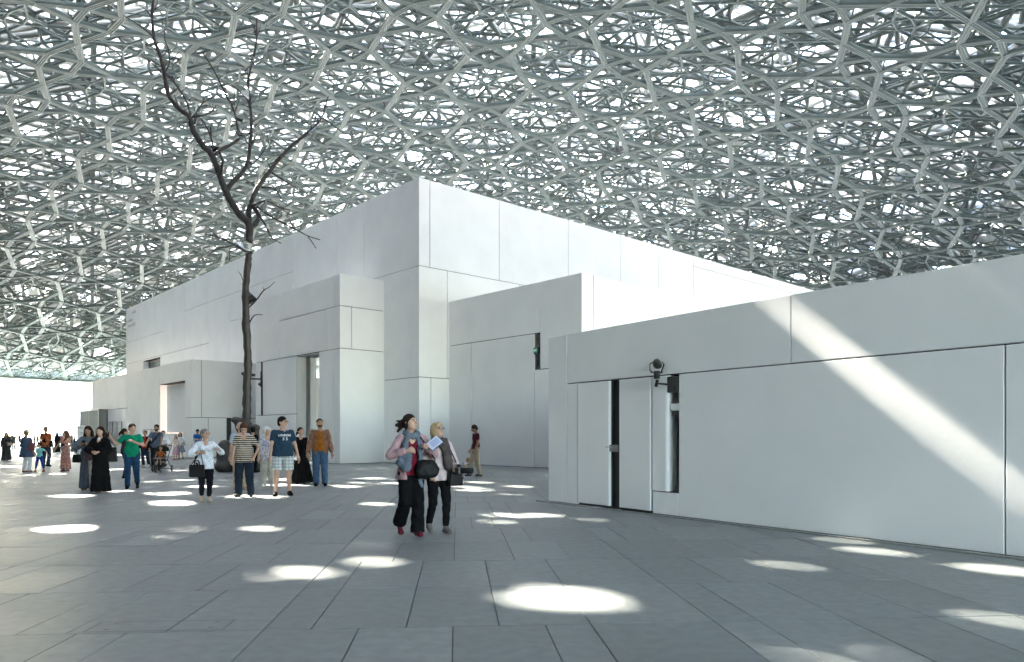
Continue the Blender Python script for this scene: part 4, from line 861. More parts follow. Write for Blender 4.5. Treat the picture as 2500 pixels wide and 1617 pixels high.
            for a in np.linspace(0, 2*math.pi, 9)[:-1]:
                a2 = a+math.pi/4; f.cone((.085*math.cos(a), .085*math.sin(a)*.9-.01, 1.44-.03*math.sin(-a)), (.085*math.cos(a2), .085*math.sin(a2)*.9-.01, 1.44-.03*math.sin(-a2)), .038, .038, .03, T)
            for pts, r_ in w_.get('ends', ()):
                for a, c in zip(pts[:-1], pts[1:]): f.cone(a, c, r_, r_*.95, .02)
            f.wrinkle(.007, 1.6); put('scarf', f, col)
        elif kind == 'blob':               # extra folds of cloth: list of cones
            for a, c, ra, rb in w_['cones']: f.cone(a, c, ra, rb, .03)
            f.wrinkle(w_.get('wr', .005), 1.4); put(w_.get('name', 'drape'), f, col)
    o['g'] = g; del o['g']
    o_info = dict(o=o, g=g, T=T, Hd=Hd, WR=WR, EL=EL, sh=sh, loc=p0, hd=R(hd))
    return o_info
def wp(I, p):                              # a point of a person's own space in the world
    q = Vector(np.array(p, float)*I['g']); q.rotate(Matrix.Rotation(I['hd'], 3, 'Z')); return q+I['loc']
BLK = (.006, .006, .007); NAVY = (.018, .028, .055); DENIM = (.05, .095, .17); BEIGE = (.47, .39, .29); WHT = (.72, .73, .76)
FL1 = ramp_mat('floral_blue', 'floral', [(.55, .57, .62), (.2, .27, .45), (.62, .62, .66), (.35, .3, .42), (.5, .52, .55), (.45, .3, .25)], 34)
FL2 = ramp_mat('floral_red', 'floral', [(.42, .12, .10), (.55, .36, .30), (.30, .09, .10), (.5, .2, .12), (.36, .26, .24)], 30)
STR = ramp_mat('black_cream_stripe', 'stripe', [(.012, .012, .015), (.58, .50, .40)], 21)
PLD = ramp_mat('pale_plaid', 'plaid', [(.62, .65, .64), (.16, .22, .27), (.45, .5, .5)], 13)
CHK = ramp_mat('blue_check', 'check', [(.55, .6, .68), (.10, .16, .32), (.3, .36, .5)], 40)
LEA = mat('brown_leather', (.17, .066, .028), .42, bump=.4, bscale=30, var=.35, vscale=12)
GRYH = mat('grey_hair', (.17, .165, .16), .7, bump=.6, bscale=60, var=.5, vscale=45)
BLOND = mat('blond_hair', (.40, .29, .15), .65, bump=.6, bscale=60, var=.5, vscale=40)
P = {}
# the two women walking in front
P['w1'] = person('woman in pink cardigan and blue scarf striding in front with an open booklet', 1003, 1307, 1.70, 24, skin='fair', yaw=32, pitch=-10, hair='messy', haircol=(.02, .013, .01), curl=(.9, .8),
    hands=((-.13, -.24, 1.20), (.19, -.25, 1.24)), feet=((-.10, .24, .19), (.07, -.10, .08)), elb=((-.7, .3, -.5), (.6, .5, -.5)), lean=2,
    wear=[('top', (.17, .014, .03), dict(sleeve=0, hem=.86, neck=.05)), ('jacket', (.40, .255, .27), dict(sleeve=1.95, hem=.80, e=.027, open=.085, flare=(.21, .17), loose=.9, wr=.0055)), ('trousers', (.005, .005, .006), dict(hem=.10, knee=.075, e=.012)), ('shoes', (.13, .02, .03)),
          ('scarf', (.115, .145, .185), dict(ends=[([(.075, -.09, 1.42), (.09, -.15, 1.25), (.10, -.15, 1.0), (.11, -.10, .72), (.115, -.09, .58)], .036), ([(-.075, -.09, 1.42), (-.12, -.15, 1.30), (-.14, -.20, 1.2)], .04), ([(-.12, -.20, 1.20), (-.19, -.16, 1.05), (-.12, -.20, .97), (-.10, -.22, 1.15)], .06)]))])
P['w2'] = person('short-haired blond woman in a pale jumper and dark scarf carrying a camera', 1071, 1301, 1.585, 26, yaw=22, pitch=-16, hair='bob', haircol=BLOND, glasses=True, bw=1.1, curl=(.5, .9),
    hands=((-.20, -.15, .92), (.20, -.22, 1.02)), feet=((-.09, .2, .12), (.10, -.06, .08)),
    wear=[('top', (.52, .43, .44), dict(sleeve=1.95, hem=.82, e=.022, flare=(.19, .15), wr=.006)), ('trousers', (.006, .006, .007), dict(len=1.93, hem=.052, e=.008)), ('shoes', (.16, .14, .13), dict(ank=1.2)),
          ('scarf', (.07, .058, .058), dict(ends=[([(.06, -.1, 1.43), (.10, -.155, 1.25), (.13, -.15, 1.02), (.15, -.14, .92)], .055), ([(.02, -.10, 1.42), (.05, -.165, 1.25), (.08, -.16, 1.02)], .05), ([(-.05, -.09, 1.44), (.02, -.15, 1.34)], .06)]))])
P['maroon'] = person('man in maroon polo shirt and beige trousers looking down, hand in pocket', 1162, 1163, 1.775, -68, skin='tan', sex='m', pitch=28, yaw=-5, curl=(.8, .8), hands=((-.20, -.12, .86), (.2, -.12, .86)), feet=((-.07, -.20, .08), (.09, .10, .08)),
    wear=[('top', (.085, .02, .035), dict(sleeve=.62, hem=.90)), ('trousers', BEIGE, dict(hem=.068, knee=.07)), ('shoes', (.04, .05, .06))])
P['toddler'] = person('blond toddler in white bending down to an orange toy', 1121, 1168, .84, 78, lean=72, pitch=-20, hs=1.5, hair='short', haircol=BLOND, hands=((-.12, -.50, .45), (.12, -.50, .45)), feet=((-.1, .14, .08), (.1, .1, .08)), bw=1.15,
    wear=[('top', (.62, .62, .66), dict(sleeve=.6, hem=.86)), ('trousers', (.35, .35, .4), dict(len=1.8)), ('shoes', (.4, .4, .4))], vox=.012)
# the group before the tree
P['jacket'] = person('bearded man in brown leather jacket, orange shirt and blue jeans', 781, 1187, 1.865, 14, skin='tan', sex='m', bw=1.14, dp=1.1, belly=.8, yaw=12, pitch=-8, beard=(.05, .03, .02), haircol=(.028, .018, .012), hands=((-.30, -.05, .84), (.30, -.05, .84)), feet=((-.09, .02, .08), (.13, .02, .08)),
    wear=[('top', (.30, .10, .012), dict(sleeve=0, hem=.90)), ('jacket', LEA, dict(sleeve=1.98, hem=.83, e=.024, open=.075, flare=(.19, .16), wr=.009)), ('trousers', DENIM, dict(hem=.075, knee=.074)), ('shoes', BLK)])
P['blackdress'] = person('dark-haired woman in a long black dress looking aside', 734, 1181, 1.635, 18, skin='fair', hair='tail', haircol=(.03, .015, .01), yaw=28, hands=((-.13, -.17, .88), (.24, -.04, .84)), curl=(.7, .4),
    wear=[('top', BLK, dict(sleeve=1.7, hem=.9, neck=.03)), ('skirt', (.005, .005, .006), dict(top=1.05, hemz=.03, r0=(.36, .27), n=9, amp=.03, pw=.9)), ('shoes', BLK)])
P['london'] = person('stout young man in navy lettered T-shirt and plaid shorts', 690, 1211, 1.835, 20, skin='fair', sex='m', bw=1.30, dp=1.32, belly=1., yaw=52, glasses=True, haircol=(.014, .010, .008), hands=((-.26, -.16, .86), (.33, .04, .84)), feet=((-.15, -.02, .08), (.15, .10, .085)),
    wear=[('top', (.022, .05, .082), dict(sleeve=.68, hem=.86, e=.02)), ('trousers', PLD, dict(len=.82, e=.012, shortr=.112)), ('shoes', BLK, dict(out=2.2))])
P['floral'] = person('white-haired woman in pale floral blouse and cream trousers', 652, 1189, 1.625, 20, hair='curly', haircol=(.62, .62, .62), yaw=20, bw=1.16, dp=1.15,
    hands=((-.24, -.06, .84), (.24, -.06, .84)), feet=((-.10, .0, .08), (.12, .16, .10)), wear=[('top', FL1, dict(sleeve=1.15, hem=.76, e=.026, flare=(.21, .18), loose=1.4, neck=.03)), ('trousers', (.50, .47, .42), dict(hem=.075, knee=.075)), ('shoes', (.7, .7, .7))])
P['striped'] = person('stooping woman in black and cream striped T-shirt and dark jeans', 597, 1213, 1.70, 6, hair='bob', haircol=(.065, .03, .018), yaw=10, pitch=26, glasses=True, bw=1.20, dp=1.2, belly=.7, lean=4, hands=((-.24, -.18, .84), (.24, -.10, .92)), curl=(.5, .9), feet=((-.14, .02, .08), (.15, -.02, .08)), elb=((-.6, .5, 0), (.9, .4, 0)),
    wear=[('top', STR, dict(sleeve=.72, hem=.80, e=.024, neck=.05, flare=(.22, .19))), ('trousers', (.016, .026, .042), dict(hem=.078, knee=.076, e=.016)), ('shoes', (.07, .06, .055), dict(out=2.))])
P['check'] = person('grey-haired man in blue checked shirt half hidden behind the striped woman', 587, 1196, 1.745, 16, sex='m', bw=1.12, hair='balding', haircol=(.55, .52, .48), yaw=40, wear=[('top', CHK, dict(sleeve=.66, hem=.84, e=.022)), ('trousers', (.52, .42, .28), dict(hem=.07)), ('shoes', (.3, .2, .16))], hands=((-.25, -.06, .82), (.25, -.05, .82)))
P['blackman'] = person('man dressed all in black standing against the bronze boulders', 618, 1154, 1.72, 150, skin='tan', sex='m', haircol=(.012, .01, .01), yaw=55, wear=[('top', BLK, dict(sleeve=1.9, hem=.84, e=.02)), ('trousers', BLK, dict(hem=.07)), ('shoes', BLK)])
P['white'] = person('grey-haired woman in white embroidered blouse gesturing with raised hand', 501, 1226, 1.535, 30, hair='short', haircol=GRYH, yaw=34, pitch=-4, glasses=True, bw=1.16, dp=1.15, curl=(1.1, .6), hands=((-.13, -.22, 1.17), (.26, -.30, 1.24)), elb=((-.8, .25, -.5), (.6, .3, -.6)), feet=((-.06, .14, .10), (.08, -.04, .08)),
    wear=[('top', (.70, .73, .80), dict(sleeve=1.5, hem=.78, e=.022, flare=(.2, .17), loose=1.4, cuff=1.2, neck=.04, wr=.008)), ('trousers', (.007, .007, .013), dict(len=1.86, hem=.05)), ('shoes', (.5, .42, .33))])
P['bluepolo'] = person('man in bright blue polo reading by the low white block', 483, 1121, 1.77, 8, skin='tan', sex='m', pitch=30, hands=((-.09, -.26, 1.10), (.09, -.26, 1.10)), haircol=(.015, .012, .01), wear=[('top', (.02, .11, .36), dict(sleeve=.65, hem=.87)), ('trousers', (.05, .05, .06), dict(hem=.07)), ('shoes', BLK)])
P['pinkgirl'] = person('girl in pale top and long pink skirt by the white wall', 429, 1123, 1.42, -12, hs=1.08, hair='long', haircol=(.16, .10, .06), hands=((-.42, -.10, .95), (.40, -.12, .95)), wear=[('top', (.55, .45, .40), dict(sleeve=1.8, hem=.9)), ('skirt', (.45, .28, .36), dict(top=1.02, hemz=.36, r0=(.23, .2), amp=.025)), ('shoes', (.4, .15, .12))])
P['greyskirt'] = person('woman in white top and grey skirt just behind the girl in pink', 440, 1121, 1.58, 5, skin='tan', hair='long', haircol=(.025, .016, .012), hands=((-.2, -.1, .85), (.2, -.22, 1.02)), feet=((-.06, .02, .08), (.16, .0, .08)), wear=[('top', (.62, .62, .66), dict(sleeve=1.2, hem=.9)), ('skirt', (.20, .22, .24), dict(top=1.02, hemz=.45, r0=(.27, .22), amp=.02)), ('shoes', (.12, .13, .11))])
P['pusher'] = person('bearded man in slate blue polo pushing the stroller', 382, 1149, 1.83, 10, skin='tan', sex='m', bw=1.16, dp=1.1, beard=(.02, .015, .012), glasses=True, haircol=(.015, .012, .01), hands=((-.26, -.36, .98), (.26, -.36, .98)), curl=(1.2, 1.2), wear=[('top', (.085, .11, .16), dict(sleeve=.68, hem=.86, e=.018)), ('trousers', (.02, .02, .022), dict(hem=.07)), ('shoes', BLK),
    ('blob', BLK, dict(name='sling_strap', wr=.0, cones=[((.13, -.075, 1.43), (.03, -.155, 1.22), .02, .02), ((.03, -.155, 1.22), (-.14, -.135, 1.02), .02, .02)]))])
P['redscarf'] = person('woman in black jacket over a red shirt walking beside the stroller', 354, 1140, 1.625, 8, skin='tan', hair='short', haircol=(.02, .014, .012), glasses=True, hands=((-.22, -.08, .84), (.23, -.1, .86)), feet=((-.07, -.02, .08), (.13, .12, .10)), wear=[('top', (.40, .03, .02), dict(sleeve=0, hem=.88)), ('jacket', BLK, dict(sleeve=1.9, hem=.78, e=.028, open=.09)), ('trousers', NAVY, dict(hem=.07, len=1.95)), ('shoes', (.4, .4, .4))])
P['green'] = person('teenage boy in bright green polo and jeans, one arm stretched out', 322, 1193, 1.715, 24, skin='fair', sex='m', yaw=24, pitch=10, haircol=(.022, .014, .010), hands=((-.50, -.02, 1.38), (.05, -.20, 1.24)), elb=((-.2, .2, -1), (.9, .2, -.5)), feet=((-.10, -.10, .08), (.12, .16, .16)), bw=1.08, wear=[('top', (.0, .22, .12), dict(sleeve=.7, hem=.84, e=.02)), ('trousers', (.016, .05, .11), dict(hem=.062, knee=.066)), ('shoes', BLK)])
P['blackgirl'] = person('long-haired young woman in a plain black robe with hands clasped', 245, 1203, 1.615, 2, skin='fair', hair='long', haircol=(.022, .012, .009), pitch=3, hands=((-.07, -.21, 1.05), (.05, -.22, 1.06)), curl=(.8, .8), elb=((-.9, .2, -.4), (.9, .2, -.4)), wear=[('top', (.005, .005, .006), dict(sleeve=1.85, hem=.86, e=.03, loose=1.7, cuff=1.8, neck=.05)), ('skirt', (.005, .005, .006), dict(top=1.2, hemz=.035, r1=(.17, .13), r0=(.25, .20), n=7, amp=.018)), ('shoes', (.5, .4, .36)),
    ('blob', WHT, dict(name='undershirt', cones=[((0, -.062, 1.415), (0, -.085, 1.37), .03, .024)]))])
P['phone'] = person('young woman in grey-blue robe looking at her phone', 216, 1196, 1.645, 10, skin='tan', hair='long', haircol=(.022, .012, .009), pitch=18, hands=((-.03, -.28, 1.24), (.06, -.27, 1.24)), curl=(1., 1.), elb=((-.9, .2, -.5), (.9, .2, -.5)), wear=[('top', (.12, .14, .165), dict(sleeve=1.6, hem=.86, e=.03, loose=2.2)), ('skirt', (.09, .105, .14), dict(top=1.15, hemz=.05, r1=(.17, .13), r0=(.24, .2), n=7, amp=.022)),
    ('blob', (.45, .43, .38), dict(name='underskirt', cones=[((.12, -.10, .75), (.16, -.11, .12), .09, .10)])), ('shoes', (.2, .12, .08))])
P['maxi'] = person('woman in long red flowered dress holding a child by the hand', 160, 1151, 1.58, -5, skin='fair', hair='long', haircol=(.10, .045, .025), yaw=-50, hands=((-.50, -.05, .84), (.10, -.22, 1.12)), curl=(.6, .9), wear=[('top', FL2, dict(sleeve=.12, hem=.9)), ('skirt', FL2, dict(top=1.1, hemz=.10, r1=(.15, .12), r0=(.22, .19), n=7, amp=.012)), ('shoes', (.25, .08, .06))])
P['girl'] = person('small girl in turquoise T-shirt and blue leggings with legs apart', 97, 1152, 1.09, 0, skin='tan', hs=1.35, hair='curly', haircol=(.03, .018, .012), pitch=15, hands=((-.30, .0, .98), (.50, -.02, 1.04)), feet=((-.26, 0, .08), (.26, .02, .08)), bw=1.05, wear=[('top', (.16, .52, .52), dict(sleeve=.6, hem=.88)), ('trousers', (.02, .05, .25), dict(len=1.75, hem=.05)), ('shoes', (.3, .12, .08))])
P['orange'] = person('man in orange T-shirt seen from behind with a strap across his back', 112, 1139, 1.80, 176, skin='tan', sex='m', bw=1.18, dp=1.1, hair='short', haircol=(.20, .17, .15), hands=((-.30, -.03, .83), (.30, -.03, .83)), wear=[('top', (.34, .09, .03), dict(sleeve=.7, hem=.84, e=.02)), ('trousers', (.03, .045, .075), dict(hem=.07)), ('shoes', BLK), ('blob', BLK, dict(name='strap', wr=0., cones=[((.09, .09, 1.44), (-.03, .13, 1.1), .016, .016), ((-.09, .09, 1.44), (-.03, .13, 1.1), .016, .016), ((-.09, .13, 1.06), (.03, .15, 1.10), .04, .04)]))])
P['hat'] = person('woman in sun hat, denim tunic and white trousers seen from behind', 65, 1153, 1.60, 172, skin='tan', bw=1.25, dp=1.2, hair='short', haircol=(.2, .15, .1), hat=(.45, .40, .35), wear=[('top', (.055, .085, .14), dict(sleeve=1.1, hem=.62, e=.03, flare=(.30, .22), loose=1.8)), ('trousers', (.62, .64, .70), dict(hem=.072)), ('shoes', (.2, .06, .04))], hands=((-.26, -.06, .83), (.26, -.06, .83)))
ROBE = lambda c=BLK: [('top', c, dict(sleeve=1.9, hem=.86, e=.03, loose=1.8)), ('skirt', c, dict(top=1.2, hemz=.03, r1=(.17, .13), r0=(.26, .21), n=7, amp=.018)), ('shoes', BLK)]
P['robe1'] = person('figure in dark robe and head veil carrying a pale handbag at the picture edge', 15, 1125, 1.57, 20, skin='tan', hair='veil', haircol=(.03, .03, .032), hands=((-.2, -.1, .9), (.17, -.2, 1.08)), wear=ROBE((.035, .035, .036)))
P['robe2'] = person('figure in black robe walking away beyond the flowered dress', 140, 1104, 1.62, 180, skin='tan', hair='veil', haircol=BLK, wear=ROBE((.02, .02, .021)))
P['seated'] = person('figure in dark clothes sitting on the far white bench', 182, 1094, 1.45, -30, skin='tan', hair='veil', haircol=(.03, .03, .035), pos=(0, 0, 0), wear=[('top', (.03, .03, .04), dict(sleeve=1.9, hem=.86, e=.03)), ('trousers', (.03, .03, .04), dict(hem=.08))], feet=((-.1, -.42, .50), (.1, -.42, .50)), vox=.03)
far_ = [(23, 1093, 1.62, (.28, .29, .27), 'in pale green top near the frame edge'), (34, 1097, 1.60, (.16, .17, .16), 'in grey shorts standing in the glare'), (47, 1091, 1.64, (.10, .14, .26), 'in blue shirt standing in the glare'), (84, 1092, 1.68, (.35, .38, .42), 'in pale blue behind the turquoise girl'), (92, 1091, 1.58, (.22, .33, .26), 'in light green beside the orange T-shirt'), (147, 1095, 1.60, (.5, .22, .22), 'in rose red beyond the black robe'), (153, 1090, 1.66, (.45, .40, .36), 'in cream beyond the flowered dress'), (29, 1088, 1.70, (.3, .3, .33), 'in grey farthest out at the water side'), (61, 1089, 1.66, (.25, .2, .2), 'in brown hidden behind the sun hat'), (174, 1092, 1.6, (.4, .35, .3), 'in tan beside the white bench')]
for n, (u, v, H_, c, tx) in enumerate(far_):
    person('distant visitor '+tx, u, v, H_, 40*n, 'distant visitors by the water', 'tan', 'm' if n % 2 else 'f', haircol=(.06, .05, .04), hair='short' if n % 2 else 'bob', feet=((-.1, .1*(n % 3-1), .08), (.1, -.1*(n % 3-1), .08)), wear=[('top', c, dict(sleeve=.7, hem=.85, e=.02)), ('trousers', [(.1, .11, .14), (.3, .28, .25), (.05, .05, .06)][n % 3], dict(hem=.07)), ('shoes', BLK)])
# two heads half hidden behind the man with the stroller
P['cap'] = person('bald man in white shirt mostly hidden behind the stroller pusher', 372, 1139, 1.67, 15, sex='m', hair=None, wear=[('top', (.6, .62, .66), dict(sleeve=1.2, hem=.85)), ('trousers', (.3, .3, .3), dict()), ('shoes', BLK)])
P['white2'] = person('woman in loose white shirt showing past the stroller pusher', 398, 1137, 1.62, -10, hair='short', haircol=(.15, .06, .05), hands=((-.2, -.1, .85), (.24, -.2, 1.0)), wear=[('top', (.66, .68, .70), dict(sleeve=1.6, hem=.76, e=.03, loose=2.)), ('trousers', (.4, .4, .42), dict()), ('shoes', (.5, .5, .5))])
P['ponytail'] = person('dark-haired person hidden behind the boy in green', 305, 1168, 1.62, 120, skin='tan', hair='tail', haircol=(.02, .014, .01), wear=[('top', (.06, .05, .05), dict(sleeve=1., hem=.85)), ('trousers', (.02, .03, .05), dict()), ('shoes', BLK)])
# lettering on the navy T-shirt
def chest_text(I, txt, size, zc, xc, off=.004):
    sh_ = [c for c in I['o'].children if c.name.startswith('shirt')][0]
    bv = BVHTree.FromPolygons([v.co for v in sh_.data.vertices], [p.vertices for p in sh_.data.polygons])
    cu = bpy.data.curves.new('lettering', 'FONT'); cu.body = txt; cu.size = size; cu.align_x = 'CENTER'; cu.offset = .0035; cu.resolution_u = 3; t = bpy.data.objects.new('lettering', cu); COL.objects.link(t)
    me = bpy.data.meshes.new_from_object(t.evaluated_get(bpy.context.evaluated_depsgraph_get())); bpy.data.objects.remove(t)
    for v in me.vertices:
        x, z = v.co.x+xc, v.co.y+zc; hit = bv.ray_cast(Vector((x, -1, z)), Vector((0, 1, 0)))
        v.co = (x, (hit[0].y if hit[0] else -.2)-off, z)
    me.materials.clear(); me.materials.append(mat('white_print', (.68, .70, .70), .8)); o = bpy.data.objects.new('lettering', me); COL.objects.link(o); o.parent = I['o']; return o
bpy.context.view_layer.update()
g_ = P['london']['g']; chest_text(P['london'], 'LONDON', .058*g_, 1.295*g_, .035); chest_text(P['london'], '5 5', .085*g_, 1.21*g_, .05)
# ------------------------------------------------------------------ things people carry
M_bag = mat('black_leather', (.009, .009, .010), .6, bump=.2, bscale=40, spec=.2); M_bag2 = mat('mauve_leather', (.10, .065, .065), .45, bump=.2, bscale=40)
def bag(label, pos, rz, w_, h_, d_, m, handle=.12, strap=None, taper=.85, name='handbag'):
    o = empty(name, pos, rz); mb = MB(); n = 10; rings = []
    if taper == .7:                      # soft rounded pouch
        f = Field(.016); f.cone((-w_*.26, 0, h_*.36), (w_*.26, 0, h_*.36), h_*.36, h_*.36, .04).cone((-w_*.2, 0, h_*.7), (w_*.2, 0, h_*.68), h_*.26, h_*.26, .05).ell((0, 0, h_*.45), (w_*.48, d_*.5, h_*.45), .04); f.clip((0, -d_*.55, 0), (0, -1, 0)).clip((0, d_*.55, 0), (0, 1, 0)).wrinkle(.006, 1.); solid('bag_body', f, m, o)
    for k, (z, s) in enumerate(((0, .92), (.02, 1), (h_*.5, (1+taper)/2), (h_*.95, taper), (h_, taper*.93))):
        rings.append([((w_/2*s)*max(-1, min(1, 1.25*math.cos(a))), (d_/2*s)*max(-1, min(1, 1.25*math.sin(a))), z) for a in [2*math.pi*i/16 for i in range(16)]])
    v = [p for r in rings for p in r]; f = [(i*16+k, i*16+(k+1) % 16, i*16+16+(k+1) % 16, i*16+16+k) for i in range(4) for k in range(16)]+[tuple(range(15, -1, -1)), tuple(range(64, 80))]
    if taper != .7: mb.add(v, f).build('bag_body', m, o)
    if handle:
        for y in (-d_*.25, d_*.25): MB().tube([(w_*.18*math.cos(a)*-1, y, h_*.95+handle*math.sin(a)) for a in np.linspace(0, math.pi, 9)], .008, 6).build('handle', m, o, True)
    if strap:
        inv = Matrix.Rotation(-rz, 3, 'Z')
        for sx, tgt in zip((-1, 1), strap): MB().tube([(sx*w_*.42, 0, h_*.9), tuple((inv @ (Vector(tgt)-Vector(pos)))*.5+Vector((sx*w_*.2, 0, h_*.5))), tuple(inv @ (Vector(tgt)-Vector(pos)))], .009, 6).build('strap', m, o, True)
    tag(o, label, 'bag'); return o
I = P['white']; s_ = wp(I, (-.15, -.04, 1.43)); p = wp(I, (-.20, -.16, .60)); bag('boxy black handbag hanging from the white blouse woman\'s shoulder', p, R(12), .30, .26, .13, M_bag, .11, [wp(I, (-.13, -.2, 1.16)), s_], 1.)
I = P['w1']; bag('round black shoulder bag at the pink cardigan woman\'s hip', wp(I, (.17, -.22, .82)), R(24), .30, .27, .15, M_bag, 0, [wp(I, (.05, -.15, 1.2)), wp(I, (.1, -.13, 1.40))], .7)
I = P['phone']; bag('mauve leather handbag held between the two robed young women', wp(I, (.17, -.26, .80)), R(5), .36, .27, .16, M_bag2, .07, None, .62); bag('small black bag on the grey-blue robe\'s arm', wp(I, (-.24, -.14, .74)), R(0), .19, .2, .10, M_bag, .12, None, .95)
I = P['blackgirl']; bag('soft black bag behind the black robe\'s elbow', wp(I, (.27, .06, .80)), R(20), .24, .36, .16, M_bag, 0, [wp(I, (.2, .05, 1.36)), wp(I, (.19, .06, 1.38))], .8)
I = P['robe1']; bag('pale pink handbag held by the veiled figure', wp(I, (.26, -.22, .92)), R(10), .26, .15, .09, mat('pale_leather', (.42, .31, .28), .5), .05, None, .9)
I = P['hat']; bag('dark red bag under the denim tunic woman\'s arm', wp(I, (-.30, .08, .88)), R(10), .12, .30, .24, mat('red_leather', (.16, .02, .02), .5), 0, [wp(I, (-.2, .05, 1.38)), wp(I, (-.2, .0, 1.38))], .8)
I = P['orange']; bag('small black bag at the orange T-shirt man\'s side', wp(I, (-.26, .02, .84)), R(0), .16, .28, .1, M_bag, 0, None, .9)
I = P['redscarf']; bag('black bag on the red shirt woman\'s hip', wp(I, (.29, -.04, .80)), R(0), .16, .22, .12, M_bag, 0, [wp(I, (.2, .0, 1.38)), wp(I, (.19, .03, 1.38))], .9)
I = P['greyskirt']; bag('small pale bag of the woman behind the girl in pink', wp(I, (.28, -.15, .86)), 0, .18, .16, .08, mat('stone_leather', (.35, .36, .34), .6), .05)
def camera_thing(label, pos, rz, s=1., lens=.09):
    o = empty('camera', pos, rz); MB().box((0, 0, 0), (.135*s, .07*s, .095*s), None, .012*s).build('camera_body', M_black, o); MB().box((0, .0, .062*s), (.055*s, .06*s, .035*s), None, .008*s).build('viewfinder', M_black, o)
    MB().lathe([(.033*s, 0), (.036*s, .01), (.036*s, lens*s), (.030*s, lens*s)], (0, -.03*s, 0), 14, RX(R(90))).build('lens', M_bag, o, True); tag(o, label, 'camera'); return o
I = P['w2']; camera_thing('black camera with long lens held by the blond woman', wp(I, (.22, -.31, .98)), R(70), 1.15, .15); bag('black camera bag at the blond woman\'s hip', wp(I, (.20, -.18, .74)), R(30), .22, .2, .15, M_bag, 0, [wp(I, (.1, -.14, 1.2)), wp(I, (.1, -.12, 1.4))], .9, 'camera_bag')
I = P['maxi']; camera_thing('small black camera in the flowered dress woman\'s hand', wp(I, (.10, -.30, 1.12)), 0, 1., .05)
I = P['w1']; q = wp(I, (.24, -.33, 1.30)); o = empty('booklet', q, R(24)); Mx = RY(R(-38)) @ RX(R(-35))
MB().box((0, 0, 0), (.20, .006, .145), Mx).build('cover', mat('booklet_cover', (.06, .08, .10), .4, var=.4, vscale=20), o); MB().box(tuple(Mx @ Vector((.01, -.009, .006))), (.19, .008, .135), Mx).build('page', mat('blue_white_page', (.50, .55, .72), .5), o); MB().box(tuple(Mx @ Vector((.015, -.0145, .005))), (.13, .002, .09), Mx).build('printed_picture', mat('page_picture', (.36, .40, .58), .5), o)
tag(o, 'open booklet with pale blue page in the striding woman\'s hand', 'booklet')
def phone(label, pos, rz, tilt):
    o = empty('phone', pos, rz); MB().box((0, 0, 0), (.075, .009, .15), RX(R(tilt)), .004).build('phone_case', M_bag, o); MB().box(tuple(RX(R(tilt)) @ Vector((0, .006, 0))), (.066, .003, .135), RX(R(tilt))).build('phone_screen', M_dark, o); tag(o, label, 'phone')
I = P['phone']; phone('phone held up by the grey-blue robed woman', wp(I, (.015, -.33, 1.27)), R(10), 35)
I = P['green']; phone('phone held out by the boy in green', wp(I, (-.56, -.08, 1.42)), R(24), -10)
I = P['blackdress']; o = empty('folded_leaflet', wp(I, (-.13, -.24, .80)), R(20)); MB().box((0, 0, 0), (.09, .012, .15), RY(R(35))).build('paper', M_white, o); tag(o, 'white folded leaflet in the black dress woman\'s hand', 'leaflet')
I = P['bluepolo']; o = empty('open_leaflet', wp(I, (0, -.33, 1.12)), R(8)); MB().box((-.07, 0, 0), (.14, .01, .18), RX(R(60))).build('paper', M_white, o); MB().box((.072, 0, 0), (.14, .01, .18), RX(R(60))).build('paper', M_white, o); tag(o, 'leaflet read by the man in blue polo', 'leaflet')
# toy
o = empty('toy_car', G(1124, 1170)); MO = mat('orange_plastic', (.55, .16, .03), .4); MB().box((0, 0, .07), (.22, .11, .06), None, .015).build('toy_body', MO, o); MB().box((-.01, 0, .12), (.11, .09, .05), None, .012).build('toy_cab', MO, o)
for x in (-.07, .07):
    for y in (-.055, .055): MB().lathe([(.001, -.012), (.035, -.012), (.035, .012), (.001, .012)], (x, y, .035), 10, RX(R(90))).build('wheel', M_black, o)
tag(o, 'small orange toy car on the floor by the toddler', 'toy')
# ------------------------------------------------------------------ stroller with child
sp = G(392, 1153); o = empty('stroller', sp, R(12)); M_rub = mat('rubber', (.02, .02, .02), .7); MF = mat('stroller_frame', (.05, .05, .052), .35, .6); MC = mat('stroller_cloth', (.018, .019, .02), .9)
for x, y, r in ((-.34, .30, .135), (.34, .30, .135), (-.085, -.36, .10), (.085, -.36, .10)):
    wh = MB().tube([(x, y+r*.85*math.cos(a), r+r*.85*math.sin(a)) for a in np.linspace(0, 2*math.pi, 19)], r*.16, 7).build('wheel', M_rub, o, True)
    MB().lathe([(.001, -.018), (r*.7, -.012), (r*.7, .012), (.001, .018)], (x, y, r), 14, RY(R(90))).build('rim', M_grey, wh)
for s in (-1, 1):
    MB().tube([(s*.26, .62, 1.02), (s*.25, .40, .85), (s*.24, .05, .50), (s*.15, -.30, .22), (s*.09, -.36, .12)], .016, 8).build('frame_tube', MF, o, True); MB().tube([(s*.34, .30, .135), (s*.27, .22, .30), (s*.24, .02, .48)], .014, 8).build('frame_tube', MF, o, True)
MB().tube([(-.26, .62, 1.02), (0, .66, 1.04), (.26, .62, 1.02)], .018, 8).build('push_handle', M_rub, o, True); MB().tube([(-.34, .30, .135), (.34, .30, .135)], .012, 8).build('axle', MF, o, True); MB().tube([(-.09, -.36, .11), (.09, -.36, .11)], .012, 8).build('axle', MF, o, True)
f = Field(.02); f.cone((-.14, .02, .46), (.14, .02, .46), .06, .06).cone((-.14, -.2, .47), (.14, -.2, .47), .05, .05, .05).cone((-.14, .18, .85), (.14, .18, .85), .05, .05).cone((-.14, .08, .6), (.14, .08, .6), .055, .055, .08).cone((-.14, .13, .72), (.14, .13, .72), .05, .05, .08); solid('seat', f, MC, o)
